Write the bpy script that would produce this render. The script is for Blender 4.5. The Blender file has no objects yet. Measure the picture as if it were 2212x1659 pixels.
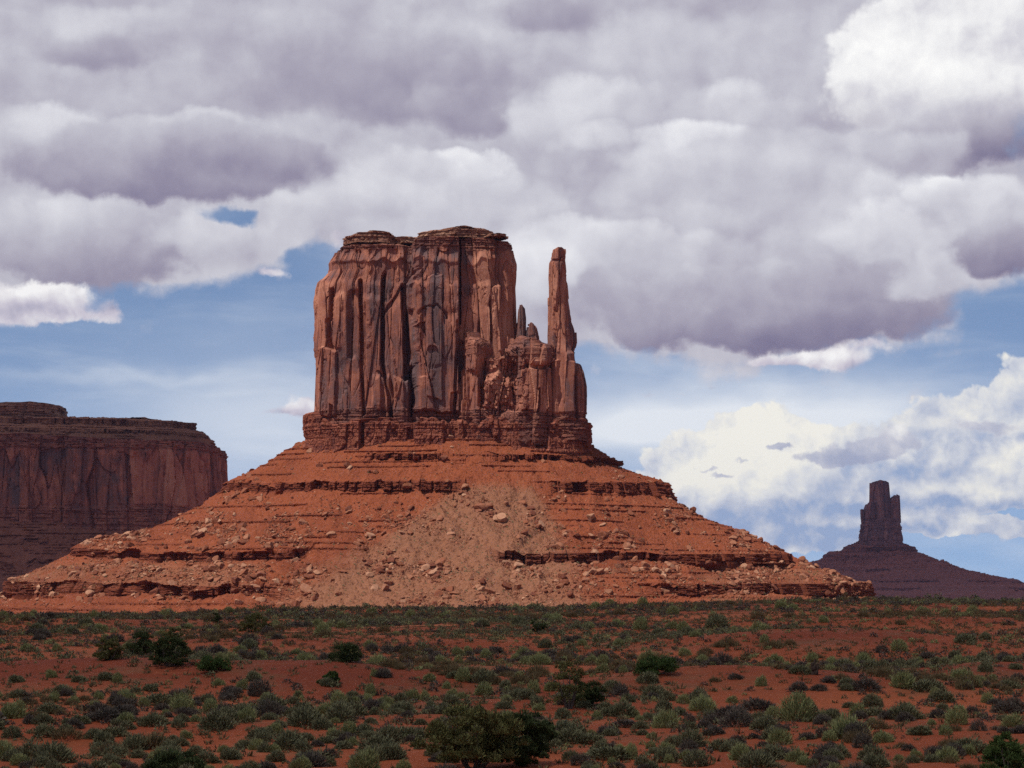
import bpy, bmesh, math, random
import numpy as np
from mathutils import Vector, Matrix
from mathutils.bvhtree import BVHTree
random.seed(7); RNG = np.random.default_rng(11)
SC = bpy.context.scene; COL = SC.collection
# ------------------------------------------------------------------ sky
F = 4607.0; PITCH = math.radians(5.83); HZ = 1300.0
SUN_EL, SUN_AZ = math.radians(58), math.radians(-128)   # azimuth from +Y, negative = to the left

def ray(px, py):
    """unit direction through a point of the 2212 x 1659 photograph"""
    x, y, z = px-1106.0, F, 829.5-py
    c, s = math.cos(PITCH), math.sin(PITCH)
    v = Vector((x, y*c - z*s, y*s + z*c)); v.normalize(); return v
def chart(px, py):
    d = ray(px, py)
    return math.atan2(d.x, d.y)*46.07, math.asin(d.z)*46.07      # hundreds of photo pixels from due ahead / above horizon
class S:
    """tiny expression builder over shader nodes"""
    nt = None
    def __init__(s, sock): s.s = sock
    @staticmethod
    def node(kind, **kw):
        n = S.nt.nodes.new(kind)
        for k, v in kw.items(): setattr(n, k, v)
        return n
    @staticmethod
    def put(inp, v):
        if isinstance(v, S): S.nt.links.new(v.s, inp)
        else: inp.default_value = v
    @staticmethod
    def m(op, a, b=None, c=None, clamp=False):
        n = S.node('ShaderNodeMath', operation=op, use_clamp=clamp)
        for i, v in enumerate((a, b, c)):
            if v is not None: S.put(n.inputs[i], v)
        return S(n.outputs[0])
    @staticmethod
    def v(op, a, b=None, c=None, out=0):
        n = S.node('ShaderNodeVectorMath', operation=op)
        for i, x in enumerate((a, b, c)):
            if x is not None: S.put(n.inputs[i], x)
        return S(n.outputs[out])
    def __add__(a, b): return S.m('ADD', a, b)
    __radd__ = __add__
    def __sub__(a, b): return S.m('SUBTRACT', a, b)
    def __rsub__(a, b): return S.m('SUBTRACT', b, a)
    def __mul__(a, b): return S.m('MULTIPLY', a, b)
    __rmul__ = __mul__
    def clamp(a): return S.m('ADD', a, 0.0, clamp=True)
def smooth(x, a, b):
    n = S.node('ShaderNodeMapRange', interpolation_type='SMOOTHSTEP')
    S.put(n.inputs[0], x); n.inputs[1].default_value = a; n.inputs[2].default_value = b
    return S(n.outputs[0])
def comb(x, y, z=0.0):
    n = S.node('ShaderNodeCombineXYZ')
    for i, v in enumerate((x, y, z)): S.put(n.inputs[i], v)
    return S(n.outputs[0])
def noise(vec, scale=1.0, detail=4, rough=0.5, dist=0.0, color=False, lac=2.0, kind='FBM'):
    n = S.node('ShaderNodeTexNoise', noise_type=kind, noise_dimensions='2D')
    S.put(n.inputs['Vector'], vec); n.inputs['Scale'].default_value = scale
    n.inputs['Detail'].default_value = detail; n.inputs['Roughness'].default_value = rough
    n.inputs['Distortion'].default_value = dist; n.inputs['Lacunarity'].default_value = lac
    return S(n.outputs['Color' if color else 0])
def voro(vec, scale=1.0, detail=2, rough=0.5, smoothness=0.4):
    n = S.node('ShaderNodeTexVoronoi', feature='F1', voronoi_dimensions='2D')
    S.put(n.inputs['Vector'], vec); n.inputs['Scale'].default_value = scale
    n.inputs['Detail'].default_value = detail; n.inputs['Roughness'].default_value = rough
    return S(n.outputs['Distance'])
def mixc(f, a, b):
    n = S.node('ShaderNodeMix', data_type='RGBA')
    S.put(n.inputs[0], f)
    for i, v in ((6, a), (7, b)): S.put(n.inputs[i], v)
    return S(n.outputs[2])
def ramp(x, stops):
    n = S.node('ShaderNodeValToRGB'); S.put(n.inputs[0], x)
    e = n.color_ramp.elements
    while len(e) < len(stops): e.new(0.5)
    for k, (p, c) in enumerate(stops): e[k].position = p; e[k].color = (*c, 1)
    return S(n.outputs[0])
def lin(r, g, b, k=1.0):
    return tuple(k*((c/255/12.92) if c < 10 else ((c/255+0.055)/1.055)**2.4) for c in (r, g, b))
def blobs(q, items):
    """sum of soft ellipses; items = (photo x, photo y, half width, half height, weight) in photo pixels"""
    acc = None
    for (px, py, rx, ry, w) in items:
        cx, cy = chart(px, py)
        ix, iy = 100.0/rx, 100.0/ry
        e = S.v('MULTIPLY_ADD', q, (ix, iy, 0), (-cx*ix, -cy*iy, 0))
        d = S.v('DOT_PRODUCT', e, e, out=1)
        g = S.m('POWER', 0.5, d)
        acc = S.m('MULTIPLY_ADD', g, w, acc if acc is not None else 0.0)
    return acc

# heaps of the deck, far to near: photo x, y, half sizes, tone at the top, tone at the base, softness of the edge
HEAPS = [(560, 60, 260, 60, .60, .46, .5), (1500, 110, 330, 90, .64, .50, .5), (200, 78, 195, 72, .66, .26, .45), (250, 48, 170, 30, .68, .56, .9), (80, 190, 190, 55, .62, .44, .5), (440, 220, 220, 60, .58, .44, .5),
         (800, 165, 340, 118, .52, .24, .40), (1020, 235, 120, 60, .46, .26, .4), (1180, 30, 130, 40, .46, .34, .5), (1840, 250, 130, 40, .56, .40, .5), (1230, 235, 150, 88, .76, .60, .30), (1440, 240, 160, 70, .62, .54, .5),
         (1570, 210, 90, 34, .76, .58, .8), (1650, 245, 130, 34, .74, .60, .8), (1285, 290, 84, 30, .80, .62, .8), (1480, 300, 140, 40, .90, .64, .4), (1380, 340, 90, 30, .80, .62, .7), (1620, 330, 160, 50, .66, .54, .5), (1560, 400, 290, 90, .66, .54, .4),
         (110, 292, 150, 72, .82, .40, .30), (60, 262, 90, 36, .80, .62, .6), (430, 275, 130, 30, .72, .50, .5), (330, 350, 385, 92, .60, .14, .22), (560, 350, 170, 50, .46, .18, .35), (920, 440, 320, 100, .72, .62, .4), (1030, 352, 86, 40, .94, .66, .35), (900, 360, 110, 36, .74, .60, .5), (700, 450, 180, 40, .68, .58, .5),
         (195, 530, 275, 104, .70, .20, .2), (450, 515, 150, 56, .72, .56, .35), (600, 520, 80, 70, .70, .60, .4), (1500, 490, 240, 46, .62, .44, .4), (1210, 530, 150, 60, .80, .62, .4), (1150, 590, 80, 70, .82, .66, .5), (1340, 520, 120, 40, .74, .60, .4), (1560, 560, 260, 60, .66, .44, .35),
         (1960, 400, 110, 60, .74, .56, .4), (1900, 510, 120, 80, .84, .56, .35), (2070, 425, 140, 46, .90, .58, .35), (1420, 620, 210, 56, .60, .26, .35), (1660, 662, 440, 112, .62, .03, .16), (1850, 600, 180, 50, .52, .26, .4), (2140, 525, 120, 62, .62, .08, .25), (2000, 590, 90, 60, .74, .52, .4),
         (2130, 290, 210, 80, .56, .02, .30), (2000, 330, 110, 50, .60, .40, .5)]
def build_world():
    w = bpy.data.worlds.new("World"); bpy.context.scene.world = w; w.use_nodes = True
    nt = w.node_tree; nt.nodes.clear(); S.nt = nt
    out = S.node('ShaderNodeOutputWorld'); bg = S.node('ShaderNodeBackground')
    bg.inputs['Strength'].default_value = 0.1
    nt.links.new(bg.outputs[0], out.inputs[0])
    sky = S.node('ShaderNodeTexSky', sky_type='NISHITA', sun_disc=False)
    sky.sun_elevation = SUN_EL; sky.sun_rotation = SUN_AZ
    sky.altitude = 1700; sky.air_density = 1.0; sky.dust_density = 0.6; sky.ozone_density = 2.0
    d = S(S.node('ShaderNodeTexCoord').outputs['Generated'])
    d = S.v('NORMALIZE', d)
    sep = S.node('ShaderNodeSeparateXYZ'); S.put(sep.inputs[0], d)
    X, Y, Z = (S(o) for o in sep.outputs)
    az = S.m('ARCTAN2', X, Y)*46.07
    el = S.m('ARCSINE', Z)*46.07
    q = comb(az, el)
    # seamless noise space: the direction itself, in units of 100 photo pixels
    P = q
    Pf = S.v('MULTIPLY', P, (1, 1.9, 1))                              # flattened, for layered cloud
    half = (0.5, 0.5, 0.5)
    def warp(vec, amp, scale, detail=3, rough=0.55, base=Pf):
        n = S.v('SUBTRACT', noise(base, scale, detail, rough, color=True), half)
        return S.v('MULTIPLY_ADD', n, amp, vec)
    K = 10.0
    # ---- clear sky, hazier low down, with thin high veils
    up = S.v('NORMALIZE', S.v('MULTIPLY_ADD', d, (1, 1, 1), (0, 0, .20)))     # read the clear-sky model a little higher: clean dry air
    S.put(sky.inputs[0], up)
    base = S.v('MULTIPLY', S(sky.outputs[0]), (SKY_R, SKY_G, SKY_B))
    low = smooth(el, 5.5, 0.0)
    base = mixc(low*.30, base, (*lin(150, 190, 232, K), 1))
    clear = base
    cir = noise(S.v('MULTIPLY', warp(P, (2.5, .9, 0), 0.18, 2), (0.22, 1.1, 0)), 1.0, 5, 0.55)
    veil = smooth(cir, 0.40, 0.9)*0.26 + blobs(warp(q, (1.5, .8, 0), .4), [
        (1500, 905, 330, 70, .55), (1800, 930, 330, 90, .75), (1370, 930, 130, 36, .45), (560, 880, 300, 80, .5),
        (560, 720, 330, 40, .10), (250, 815, 230, 12, .22), (760, 640, 60, 300, .1), (600, 1000, 260, 100, .36), (1660, 1230, 300, 26, .2), (1150, 900, 200, 100, .2)])
    veil = veil.clamp()
    col = mixc(veil, base, (*lin(226, 232, 240, K), 1))
    # ---- shared billow fields (value here, and a step towards the light)
    step = (-.20, .26, 0)
    Pl = S.v('ADD', P, step)
    wv = warp(P, (.55, .45, 0), .9, 3, .6, P); wl = S.v('ADD', wv, step)
    vb = voro(wv, 1.0, 3, .55); vb2 = voro(wl, 1.0, 3, .55)
    n1 = noise(P, .55, 6, .56); n1l = noise(Pl, .55, 6, .56)
    relief = (n1 - n1l)*.9 + (vb2 - vb)*.42
    # ---- far cumulus bank, low right
    qb = warp(warp(q, (1.0, .7, 0), 0.55, 4, .6, P), (.34, .26, 0), 2.2, 4, .62, P)
    bank = blobs(qb, [
        (1620, 935, 80, 66, 1.0), (1700, 962, 52, 50, .6), (1530, 1010, 84, 66, 1.0), (1660, 1035, 200, 80, 1.0), (1440, 1062, 80, 34, .8),
        (1580, 1120, 190, 50, .75), (1880, 1000, 170, 70, .8), (2100, 970, 150, 90, .9), (2190, 830, 50, 70, .75), (2130, 880, 90, 50, .5), (1780, 1130, 180, 46, .6),
        (2050, 1075, 190, 30, .75), (1950, 1130, 300, 20, .6), (1700, 1180, 260, 16, .4), (2150, 1150, 120, 20, .6), (1880, 1205, 120, 10, .3), (2060, 1105, 240, 8, -.35), (1950, 1160, 300, 8, -.35), (2100, 1050, 140, 8, -.2)])
    bank = bank*1.12 + .15 - vb*.36 + (n1 - .5)*.25
    bmask = smooth(bank, .39, .54)
    shade = .53 + relief*.85 + (noise(P, .38, 4, .55) - .5)*.5 + blobs(qb, [
        (1610, 950, 140, 80, .30), (1540, 1020, 140, 60, .26), (1690, 1060, 120, 40, .12), (2120, 915, 70, 24, .26), (1990, 985, 110, 24, .20), (2050, 1062, 130, 14, .22), (2150, 1000, 90, 20, .14), (2180, 800, 60, 40, .1), (1880, 1120, 120, 12, .15), (2150, 1140, 100, 10, .18),
        (1620, 1140, 210, 40, -.24), (1780, 1090, 120, 70, -.20), (2000, 1022, 180, 14, -.26), (2030, 1090, 240, 12, -.32), (1980, 1140, 280, 10, -.26), (1880, 1045, 110, 14, -.18), (2000, 1175, 300, 14, -.3), (2150, 940, 120, 12, -.30), (2170, 870, 90, 30, -.16), (1900, 990, 130, 16, -.16)])
    bcol = ramp(shade, [(.12, lin(150, 170, 204, K)), (.36, lin(186, 194, 212, K)), (.58, lin(215, 218, 224, K)), (.86, lin(243, 241, 232, K))])
    col = mixc(bmask*0.95, col, bcol)
    # grey mid-distance tufts crossing the bank
    tuft = blobs(qb, [(1870, 975, 110, 26, 1.0), (1925, 945, 40, 30, .8), (2140, 918, 100, 20, .9), (1800, 985, 50, 12, .5),
                      (1672, 962, 32, 8, .8), (1580, 1026, 40, 7, .75), (1540, 1012, 28, 5, .6), (1620, 1000, 28, 5, .5), (1700, 1050, 60, 6, .4), (1450, 860, 70, 8, .5), (1540, 835, 40, 8, .6), (2085, 625, 34, 10, .5), (2170, 700, 50, 8, .5)])
    tuft = tuft + .14 - vb*.34 + (n1 - .5)*.3
    tmask = smooth(tuft, .34, .62)
    tcol = ramp(.42 + relief*.8 + blobs(q, [(1930, 925, 60, 22, .3), (2100, 895, 60, 22, .35), (1870, 992, 150, 14, -.15), (1620, 1005, 120, 40, -.16)]), [(.15, lin(160, 168, 194, K)), (.55, lin(198, 200, 213, K)), (.9, lin(238, 238, 238, K))])
    col = mixc(tmask*.88, col, tcol)
    # ---- the big grey deck: overlapping heaps, each lit on top and shaded at its flat base
    Pf2 = S.v('MULTIPLY', P, (1, 1.5, 1))
    big = noise(P, .20, 3, .5); fine = noise(P, 1.5, 5, .6)
    m1 = noise(Pf2, .26, 6, .52); m1l = noise(S.v('ADD', Pf2, (-.36, .60, 0)), .26, 6, .52)
    vm = voro(warp(P, (.8, .6, 0), .6, 3, .6, P), .55, 3, .5); vml = voro(S.v('ADD', warp(P, (.8, .6, 0), .6, 3, .6, P), (-.3, .4, 0)), .55, 3, .5)
    soft = (m1 - m1l)*.42 + (vml - vm)*.20
    qd = warp(warp(q, (2.0, 1.0, 0), .24, 4, .55), (.55, .42, 0), 1.1, 5, .62, P)
    ql = warp(warp(q, (1.3, .7, 0), .30, 3, .55, P), (.50, .40, 0), 1.2, 5, .60, P)
    lay = blobs(qd, [
        (150, 430, 420, 180, 1.2), (180, 540, 230, 52, 1.0), (340, 572, 80, 36, .6), (440, 530, 130, 56, .7), (620, 515, 48, 76, .62), (550, 535, 90, 30, .5),
        (900, 330, 520, 130, 1.2), (1000, 470, 300, 60, .75), (800, 440, 160, 40, .45), (1130, 560, 120, 150, .9),
        (1500, 560, 330, 180, 1.3), (1650, 652, 390, 80, 1.2), (1320, 655, 120, 56, .5), (1900, 500, 330, 130, 1.0), (2130, 480, 150, 90, .9), (1980, 640, 90, 70, .4),
        (1106, 60, 1600, 260, 1.6), (780, 500, 60, 36, .3),
        (455, 450, 84, 30, -1.05), (540, 470, 70, 36, -1.0), (600, 450, 60, 16, -.3), (660, 560, 30, 24, -.3), (690, 490, 40, 22, -.6), (710, 590, 60, 60, -.6), (2140, 660, 110, 60, -.45)])
    dens = lay + (m1 - .5)*.7 + (n1 - .5)*1.0 + (fine - .5)*.35 - (vb - .45)*.22
    dmask = smooth(dens, .24, .80)
    tone = S.m('ADD', .55 + (big - .5)*.25, soft*.75)
    rag = (n1 - .5)*.9 + (vm - .42)*.45
    for (px, py, rx, ry, t0, t1, sf) in HEAPS:
        cx, cyy = chart(px, py); ix, iy = 100.0/rx, 100.0/ry
        e = S.v('MULTIPLY_ADD', ql, (ix, iy, 0), (-cx*ix, -cyy*iy, 0))
        d2 = S.v('DOT_PRODUCT', e, e, out=1)
        v = S.v('DOT_PRODUCT', e, (-.10*(t0-t1), .5*(t0-t1), 0), out=1)
        msk = smooth(d2 + rag, 1.0+sf, 1.0-sf)
        tone_i = S.m('ADD', v, .5*(t0+t1)) + soft*(.25+.60*t0)
        tone = S.m('MULTIPLY_ADD', S.m('SUBTRACT', tone_i, tone), msk, tone)
    tone = tone + (fine - .5)*.05 + (n1 - n1l)*.12
    dcol = ramp(tone, [(.02, lin(122, 116, 144, K)), (.22, lin(148, 142, 163, K)), (.40, lin(173, 169, 184, K)), (.58, lin(198, 197, 207, K)), (.80, lin(225, 225, 231, K)), (1.0, lin(250, 250, 251, K))])
    edge = smooth(dens, .70, .36)*.10                                   # thin rims glow a little, warm white
    dcol = mixc(edge, dcol, (*lin(224, 219, 228, K), 1))
    col = mixc(dmask*.97, col, dcol)
    # ---- bright cumulus head, top right, and the small puffs
    qt = warp(warp(q, (.9, .7, 0), .5, 4, .6, P), (.28, .22, 0), 2.0, 4, .62, P)
    head = blobs(qt, [(1960, 145, 120, 90, 1.0), (1880, 135, 60, 54, .6), (2080, 130, 190, 120, 1.2), (2190, 170, 120, 90, .8), (2000, 215, 150, 46, .6), (2120, 40, 120, 60, .6)])
    head = head + .16 - vb*.32 + (n1 - .5)*.2
    hmask = smooth(head, .30, .62)
    hfade = smooth(S.v('DOT_PRODUCT', qt, (0, 1, 0), out=1), chart(2100, 310)[1], chart(2100, 150)[1])
    hcol = ramp(.70 + relief*.50 + (big - .5)*.3 + blobs(qt, [(1950, 110, 100, 50, .22), (2110, 170, 120, 36, .12), (2140, 90, 110, 34, -.16), (2120, 240, 200, 40, -.26), (1900, 200, 80, 40, -.14)]),
                [(.15, lin(178, 175, 192, K)), (.42, lin(212, 211, 219, K)), (.68, lin(237, 237, 239, K)), (.95, lin(253, 253, 252, K))])
    col = mixc(hmask*hfade, col, hcol)
    puff = blobs(warp(q, (.7, .5, 0), .9, 5, .64, P), [(85, 655, 92, 30, 1.0), (130, 628, 56, 20, .6), (20, 670, 80, 28, .7), (240, 665, 26, 24, .6), (180, 685, 80, 12, .5), (590, 592, 30, 13, .8), (660, 875, 34, 20, .9), (600, 888, 80, 10, .5), (525, 722, 44, 14, .35), (350, 755, 60, 10, .35),
        (1765, 776, 105, 19, 1.0), (1640, 782, 50, 8, .5), (1285, 800, 26, 24, .5), (1880, 745, 60, 12, .5), (730, 515, 40, 18, .55), (1430, 850, 90, 10, .4)])
    pmask = smooth(puff + (n1 - .5)*.7 + (fine - .5)*.45, .30, .70)
    pcol = ramp(.52 + relief*.9 + blobs(q, [(130, 622, 80, 22, .50), (70, 640, 80, 16, .16), (70, 668, 120, 14, -.10), (90, 690, 150, 10, .04), (1765, 768, 100, 12, .30), (1765, 795, 130, 8, -.1), (660, 868, 40, 16, .3), (600, 890, 60, 8, -.2), (1430, 850, 110, 14, -.2), (590, 590, 40, 16, .1)]),
                [(.15, lin(170, 166, 186, K)), (.45, lin(206, 200, 212, K)), (.7, lin(230, 227, 231, K)), (.95, lin(251, 250, 250, K))])
    col = mixc(pmask*.92, col, pcol)
    S.put(bg.inputs['Color'], col)
    # ---- the rest of the sky, round about and overhead: broken cloud of the same kind
    gn = noise(S.v('MULTIPLY', P, (1, 1.6, 1)), .07, 5, .58)
    gcol = ramp(noise(S.v('MULTIPLY', P, (1, 1.9, 1)), .11, 5, .6), [(.3, lin(112, 109, 114, K)), (.55, lin(148, 145, 150, K)), (.75, lin(216, 214, 216, K))])
    bg2 = S.node('ShaderNodeBackground'); bg2.inputs['Strength'].default_value = 0.1
    S.put(bg2.inputs['Color'], mixc(smooth(gn, .38, .58)*.95, clear, gcol))
    inwin = smooth(S.m('ABSOLUTE', az), 16.5, 12.5)*smooth(el, 21.0, 17.0)*smooth(el, -1.5, -.4)
    mx = S.node('ShaderNodeMixShader'); S.put(mx.inputs[0], inwin)
    nt.links.new(bg2.outputs[0], mx.inputs[1]); nt.links.new(bg.outputs[0], mx.inputs[2]); nt.links.new(mx.outputs[0], out.inputs[0])
SKY_R, SKY_G, SKY_B = 1.46, 1.38, 1.32
PUFF = .20; RELIEF = .55
SUN_POWER = 4.8; EXPOSURE = 0.0; HAZE = 0.9e-5
# ------------------------------------------------------------------ camera, sky, sun, exposure
cam = bpy.data.objects.new('camera', bpy.data.cameras.new('camera')); COL.objects.link(cam); SC.camera = cam
cam.data.sensor_width = 36; cam.data.lens = F/2212*36
cam.data.clip_start = 0.5; cam.data.clip_end = 120000
cam.location = (0, 0, 0); cam.rotation_euler = (math.pi/2 + PITCH, 0, 0)
build_world()
TO_SUN = Vector((math.sin(SUN_AZ)*math.cos(SUN_EL), math.cos(SUN_AZ)*math.cos(SUN_EL), math.sin(SUN_EL)))
sun = bpy.data.objects.new('sun', bpy.data.lights.new('sun', 'SUN')); COL.objects.link(sun)
sun.data.energy = SUN_POWER; sun.data.angle = math.radians(0.53); sun.data.color = (1, .95, .87)
sun.rotation_euler = TO_SUN.to_track_quat('Z', 'Y').to_euler()
sun.location = TO_SUN*2000
vs = SC.view_settings; vs.view_transform = 'Standard'; vs.look = 'None'; vs.gamma = 1; vs.use_curve_mapping = False; vs.exposure = EXPOSURE
cy = SC.cycles; cy.use_adaptive_sampling = True; cy.adaptive_threshold = 0.015; cy.adaptive_min_samples = 16
cy.max_bounces = 6; cy.diffuse_bounces = 3; cy.glossy_bounces = 1; cy.transmission_bounces = 3; cy.volume_bounces = 1
cy.sample_clamp_indirect = 2; cy.use_denoising = False
# ------------------------------------------------------------------ numpy noise
def _h(ix, iy, iz, seed):
    h = (ix.astype(np.int64)*374761393 + iy.astype(np.int64)*668265263 + iz.astype(np.int64)*2147483647*3 + seed*974634777) & 0xffffffff
    h = ((h ^ (h >> 13))*1274126177) & 0xffffffff
    h = ((h ^ (h >> 16))*2246822519) & 0xffffffff
    return (h ^ (h >> 15)) & 0xffffffff
def rnd(ix, iy, seed):
    return _h(ix, iy, np.zeros_like(ix), seed)/4294967295.0
def vn3(x, y, z, seed=0):
    """smooth value noise, -1..1"""
    xi, yi, zi = np.floor(x), np.floor(y), np.floor(z)
    fx, fy, fz = x-xi, y-yi, z-zi
    u, v, w = (f*f*f*(f*(f*6-15)+10) for f in (fx, fy, fz))
    g = lambda a, b, c: _h(xi+a, yi+b, zi+c, seed)/2147483647.5 - 1
    l = lambda t, a, b: a + t*(b-a)
    return l(w, l(v, l(u, g(0,0,0), g(1,0,0)), l(u, g(0,1,0), g(1,1,0))), l(v, l(u, g(0,0,1), g(1,0,1)), l(u, g(0,1,1), g(1,1,1))))
def vn2(x, y, seed=0):
    xi, yi = np.floor(x), np.floor(y); fx, fy = x-xi, y-yi
    u, v = (f*f*f*(f*(f*6-15)+10) for f in (fx, fy))
    g = lambda a, b: rnd(xi+a, yi+b, seed)*2 - 1
    return (g(0,0)*(1-u)+g(1,0)*u)*(1-v) + (g(0,1)*(1-u)+g(1,1)*u)*v
def fbm2(x, y, o=4, seed=0, r=.5):
    s = 0; a = 1
    for k in range(o): s = s + a*vn2(x*2**k+k*17.3, y*2**k-k*9.1, seed+k); a *= r
    return s
def fbm3(x, y, z, o=4, seed=0, r=.5):
    s = 0; a = 1
    for k in range(o): s = s + a*vn3(x*2**k+k*17.3, y*2**k-k*9.1, z*2**k+k*5.7, seed+k); a *= r
    return s
def cells(x, y, seed=0, jit=.8):
    """2-D Worley: nearest, second nearest distance, cell hash coordinates, offsets inside the cell"""
    xi, yi = np.floor(x), np.floor(y)
    f1 = np.full(x.shape, 9.); f2 = np.full(x.shape, 9.); cx = np.zeros_like(x); cyy = np.zeros_like(x); dx = np.zeros_like(x); dy = np.zeros_like(x)
    for a in (-1, 0, 1):
        for b in (-1, 0, 1):
            gx, gy = xi+a, yi+b
            px = gx + .5 + jit*(rnd(gx, gy, seed)-.5); py = gy + .5 + jit*(rnd(gx, gy, seed+77)-.5)
            ex, ey = x-px, y-py; d = np.sqrt(ex*ex+ey*ey)
            n = d < f1
            f2 = np.where(n, f1, np.minimum(f2, d)); f1 = np.where(n, d, f1)
            cx = np.where(n, gx, cx); cyy = np.where(n, gy, cyy); dx = np.where(n, ex, dx); dy = np.where(n, ey, dy)
    return f1, f2, cx, cyy, dx, dy
def sst(x, a, b):
    t = np.clip((x-a)/(b-a), 0, 1); return t*t*(3-2*t)
def lerp(a, b, t): return a + (b-a)*t
# photo pixels <-> the world
CP, SP = math.cos(PITCH), math.sin(PITCH)
def at(px, py, Y):
    px, py = np.asarray(px, float), np.asarray(py, float)
    zz = 829.5-py; yy = F*CP - zz*SP
    return (px-1106)/yy*Y, (F*SP + zz*CP)/yy*Y            # x, z on the plane at distance Y
def pix(x, y, z):
    yc = y*CP + z*SP; zc = -y*SP + z*CP
    return 1106 + x/yc*F, 829.5 - zc/yc*F
# ------------------------------------------------------------------ objects
def mesh_obj(name, V, Q, mat, parent=None, attrs=None, smooth=False, loc=None):
    """one mesh object from numpy arrays; Q is (n,3) or (n,4)"""
    me = bpy.data.meshes.new(name)
    V = np.asarray(V, np.float32); Q = np.asarray(Q, np.int32); n, k = Q.shape
    me.vertices.add(len(V)); me.vertices.foreach_set('co', V.ravel())
    me.loops.add(n*k); me.loops.foreach_set('vertex_index', Q.ravel())
    me.polygons.add(n); me.polygons.foreach_set('loop_start', np.arange(n, dtype=np.int32)*k)
    me.update(calc_edges=True)
    me.polygons.foreach_set('use_smooth', np.full(n, smooth))
    for a, val in (attrs or {}).items():
        at_ = me.attributes.new(a, 'FLOAT', 'POINT'); at_.data.foreach_set('value', np.asarray(val, np.float32).ravel())
    me.materials.append(mat)
    o = bpy.data.objects.new(name, me); COL.objects.link(o)
    if parent is not None: o.parent = parent
    if loc is not None: o.location = loc
    return o
def tag(o, label=None, cat=None, group=None, kind=None):
    for k, v in (('label', label), ('category', cat), ('group', group), ('kind', kind)):
        if v: o[k] = v
    return o
def empty(name, loc, label, cat, group=None):
    o = bpy.data.objects.new(name, None); COL.objects.link(o); o.location = loc; o.empty_display_size = 1
    return tag(o, label, cat, group)
def ring_quads(rows, cols):
    r = np.arange(rows-1)[:, None]*cols; c = np.arange(cols)[None, :]; c2 = (c+1) % cols
    return np.stack([(r+c), (r+c2), (r+cols+c2), (r+cols+c)], -1).reshape(-1, 4)
def grid_quads(rows, cols):
    r = np.arange(rows-1)[:, None]*cols; c = np.arange(cols-1)[None, :]
    return np.stack([(r+c), (r+c+1), (r+cols+c+1), (r+cols+c)], -1).reshape(-1, 4)
# ------------------------------------------------------------------ materials
def material(name):
    m = bpy.data.materials.new(name); m.use_nodes = True; S.nt = m.node_tree
    b = m.node_tree.nodes['Principled BSDF']; b.inputs['Roughness'].default_value = .92; b.inputs['Specular IOR Level'].default_value = .12
    return m, b
def n3(vec, scale, detail=4, rough=.55, color=False, dist=0):
    n = S.node('ShaderNodeTexNoise'); S.put(n.inputs['Vector'], vec); n.inputs['Scale'].default_value = scale
    n.inputs['Detail'].default_value = detail; n.inputs['Roughness'].default_value = rough; n.inputs['Distortion'].default_value = dist
    return S(n.outputs['Color' if color else 0])
def coords(): return S(S.node('ShaderNodeTexCoord').outputs['Object'])
def attr(name): return S(S.node('ShaderNodeAttribute', attribute_name=name).outputs['Fac'])
def objrand(): return S(S.node('ShaderNodeObjectInfo').outputs['Random'])
def bump(b, h, strength, distance):
    n = S.node('ShaderNodeBump'); S.put(n.inputs['Height'], h); n.inputs['Strength'].default_value = strength; n.inputs['Distance'].default_value = distance
    S.nt.links.new(n.outputs[0], b.inputs['Normal'])
def c4(*c): return (*c, 1)
def scale_c(col, f):
    n = S.node('ShaderNodeVectorMath', operation='SCALE'); S.put(n.inputs[0], col); S.put(n.inputs[3], f); return S(n.outputs[0])
def cliff_material(name, fresh, mid, varnish, pale, streak=.07):
    m, b = material(name); p = coords(); t = attr('tone'); band = attr('band')
    st = n3(S.v('MULTIPLY', p, (1, .6, .16)), streak, 6, .6, dist=.4)
    st2 = n3(S.v('MULTIPLY', p, (1, 1, .10)), streak*4.5, 4, .6)
    bl = n3(p, .05, 5, .6)
    x = (st - .5)*1.5 + (st2 - .5)*.55 + (bl - .5)*1.1 + (t - .5)*.85 + .5
    col = ramp(x, [(.18, varnish), (.46, mid), (.66, fresh), (.95, pale)])
    # bedded zones: thin layers of darker and paler stone
    lay = n3(S.v('MULTIPLY', S.v('MULTIPLY_ADD', n3(p, .03, 3, color=True), (0, 0, 3), p), (.02, .02, 1.0)), .55, 3, .7)
    bed = ramp(lay, [(.32, tuple(c*.50 for c in mid)), (.48, tuple(c*.9 for c in mid)), (.62, tuple(c*.62 for c in fresh)), (.75, tuple(c*.9 for c in fresh))])
    col = mixc(band*.75, col, bed)
    g = n3(p, 1.1, 4, .65)
    col = scale_c(col, .88 + g*.24)
    S.put(b.inputs['Base Color'], col)
    bump(b, n3(S.v('MULTIPLY', p, (1, 1, .6)), .5, 5, .6), .45, .8)
    return m
# ------------------------------------------------------------------ rock builders
def arc_param(a, b, n, N, dense=.78):
    """N angles round a superellipse; the front half (facing the camera, -y) gets most of them"""
    th = np.linspace(0, 2*math.pi, 20001)[:-1]
    cs, sn = np.cos(th), np.sin(th)
    X = a*np.sign(cs)*np.abs(cs)**(2/n); Yv = -b*np.sign(sn)*np.abs(sn)**(2/n)
    dl = np.hypot(np.diff(X, append=X[0]), np.diff(Yv, append=Yv[0]))
    s = np.concatenate([[0], np.cumsum(dl)])[:-1]; L = dl.sum()
    w = dl*np.where(sn > -.25, 1.0, (1-dense)*.6)
    cw = np.cumsum(w)/w.sum()
    idx = np.searchsorted(cw, (np.arange(N)+.5)/N)
    idx = np.clip(idx, 0, len(th)-1)
    s_front = s[idx] - s[np.searchsorted(th, math.pi/2)]
    return th[idx], -s_front                                  # angle, arc length measured from the middle of the front (left negative)
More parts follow.
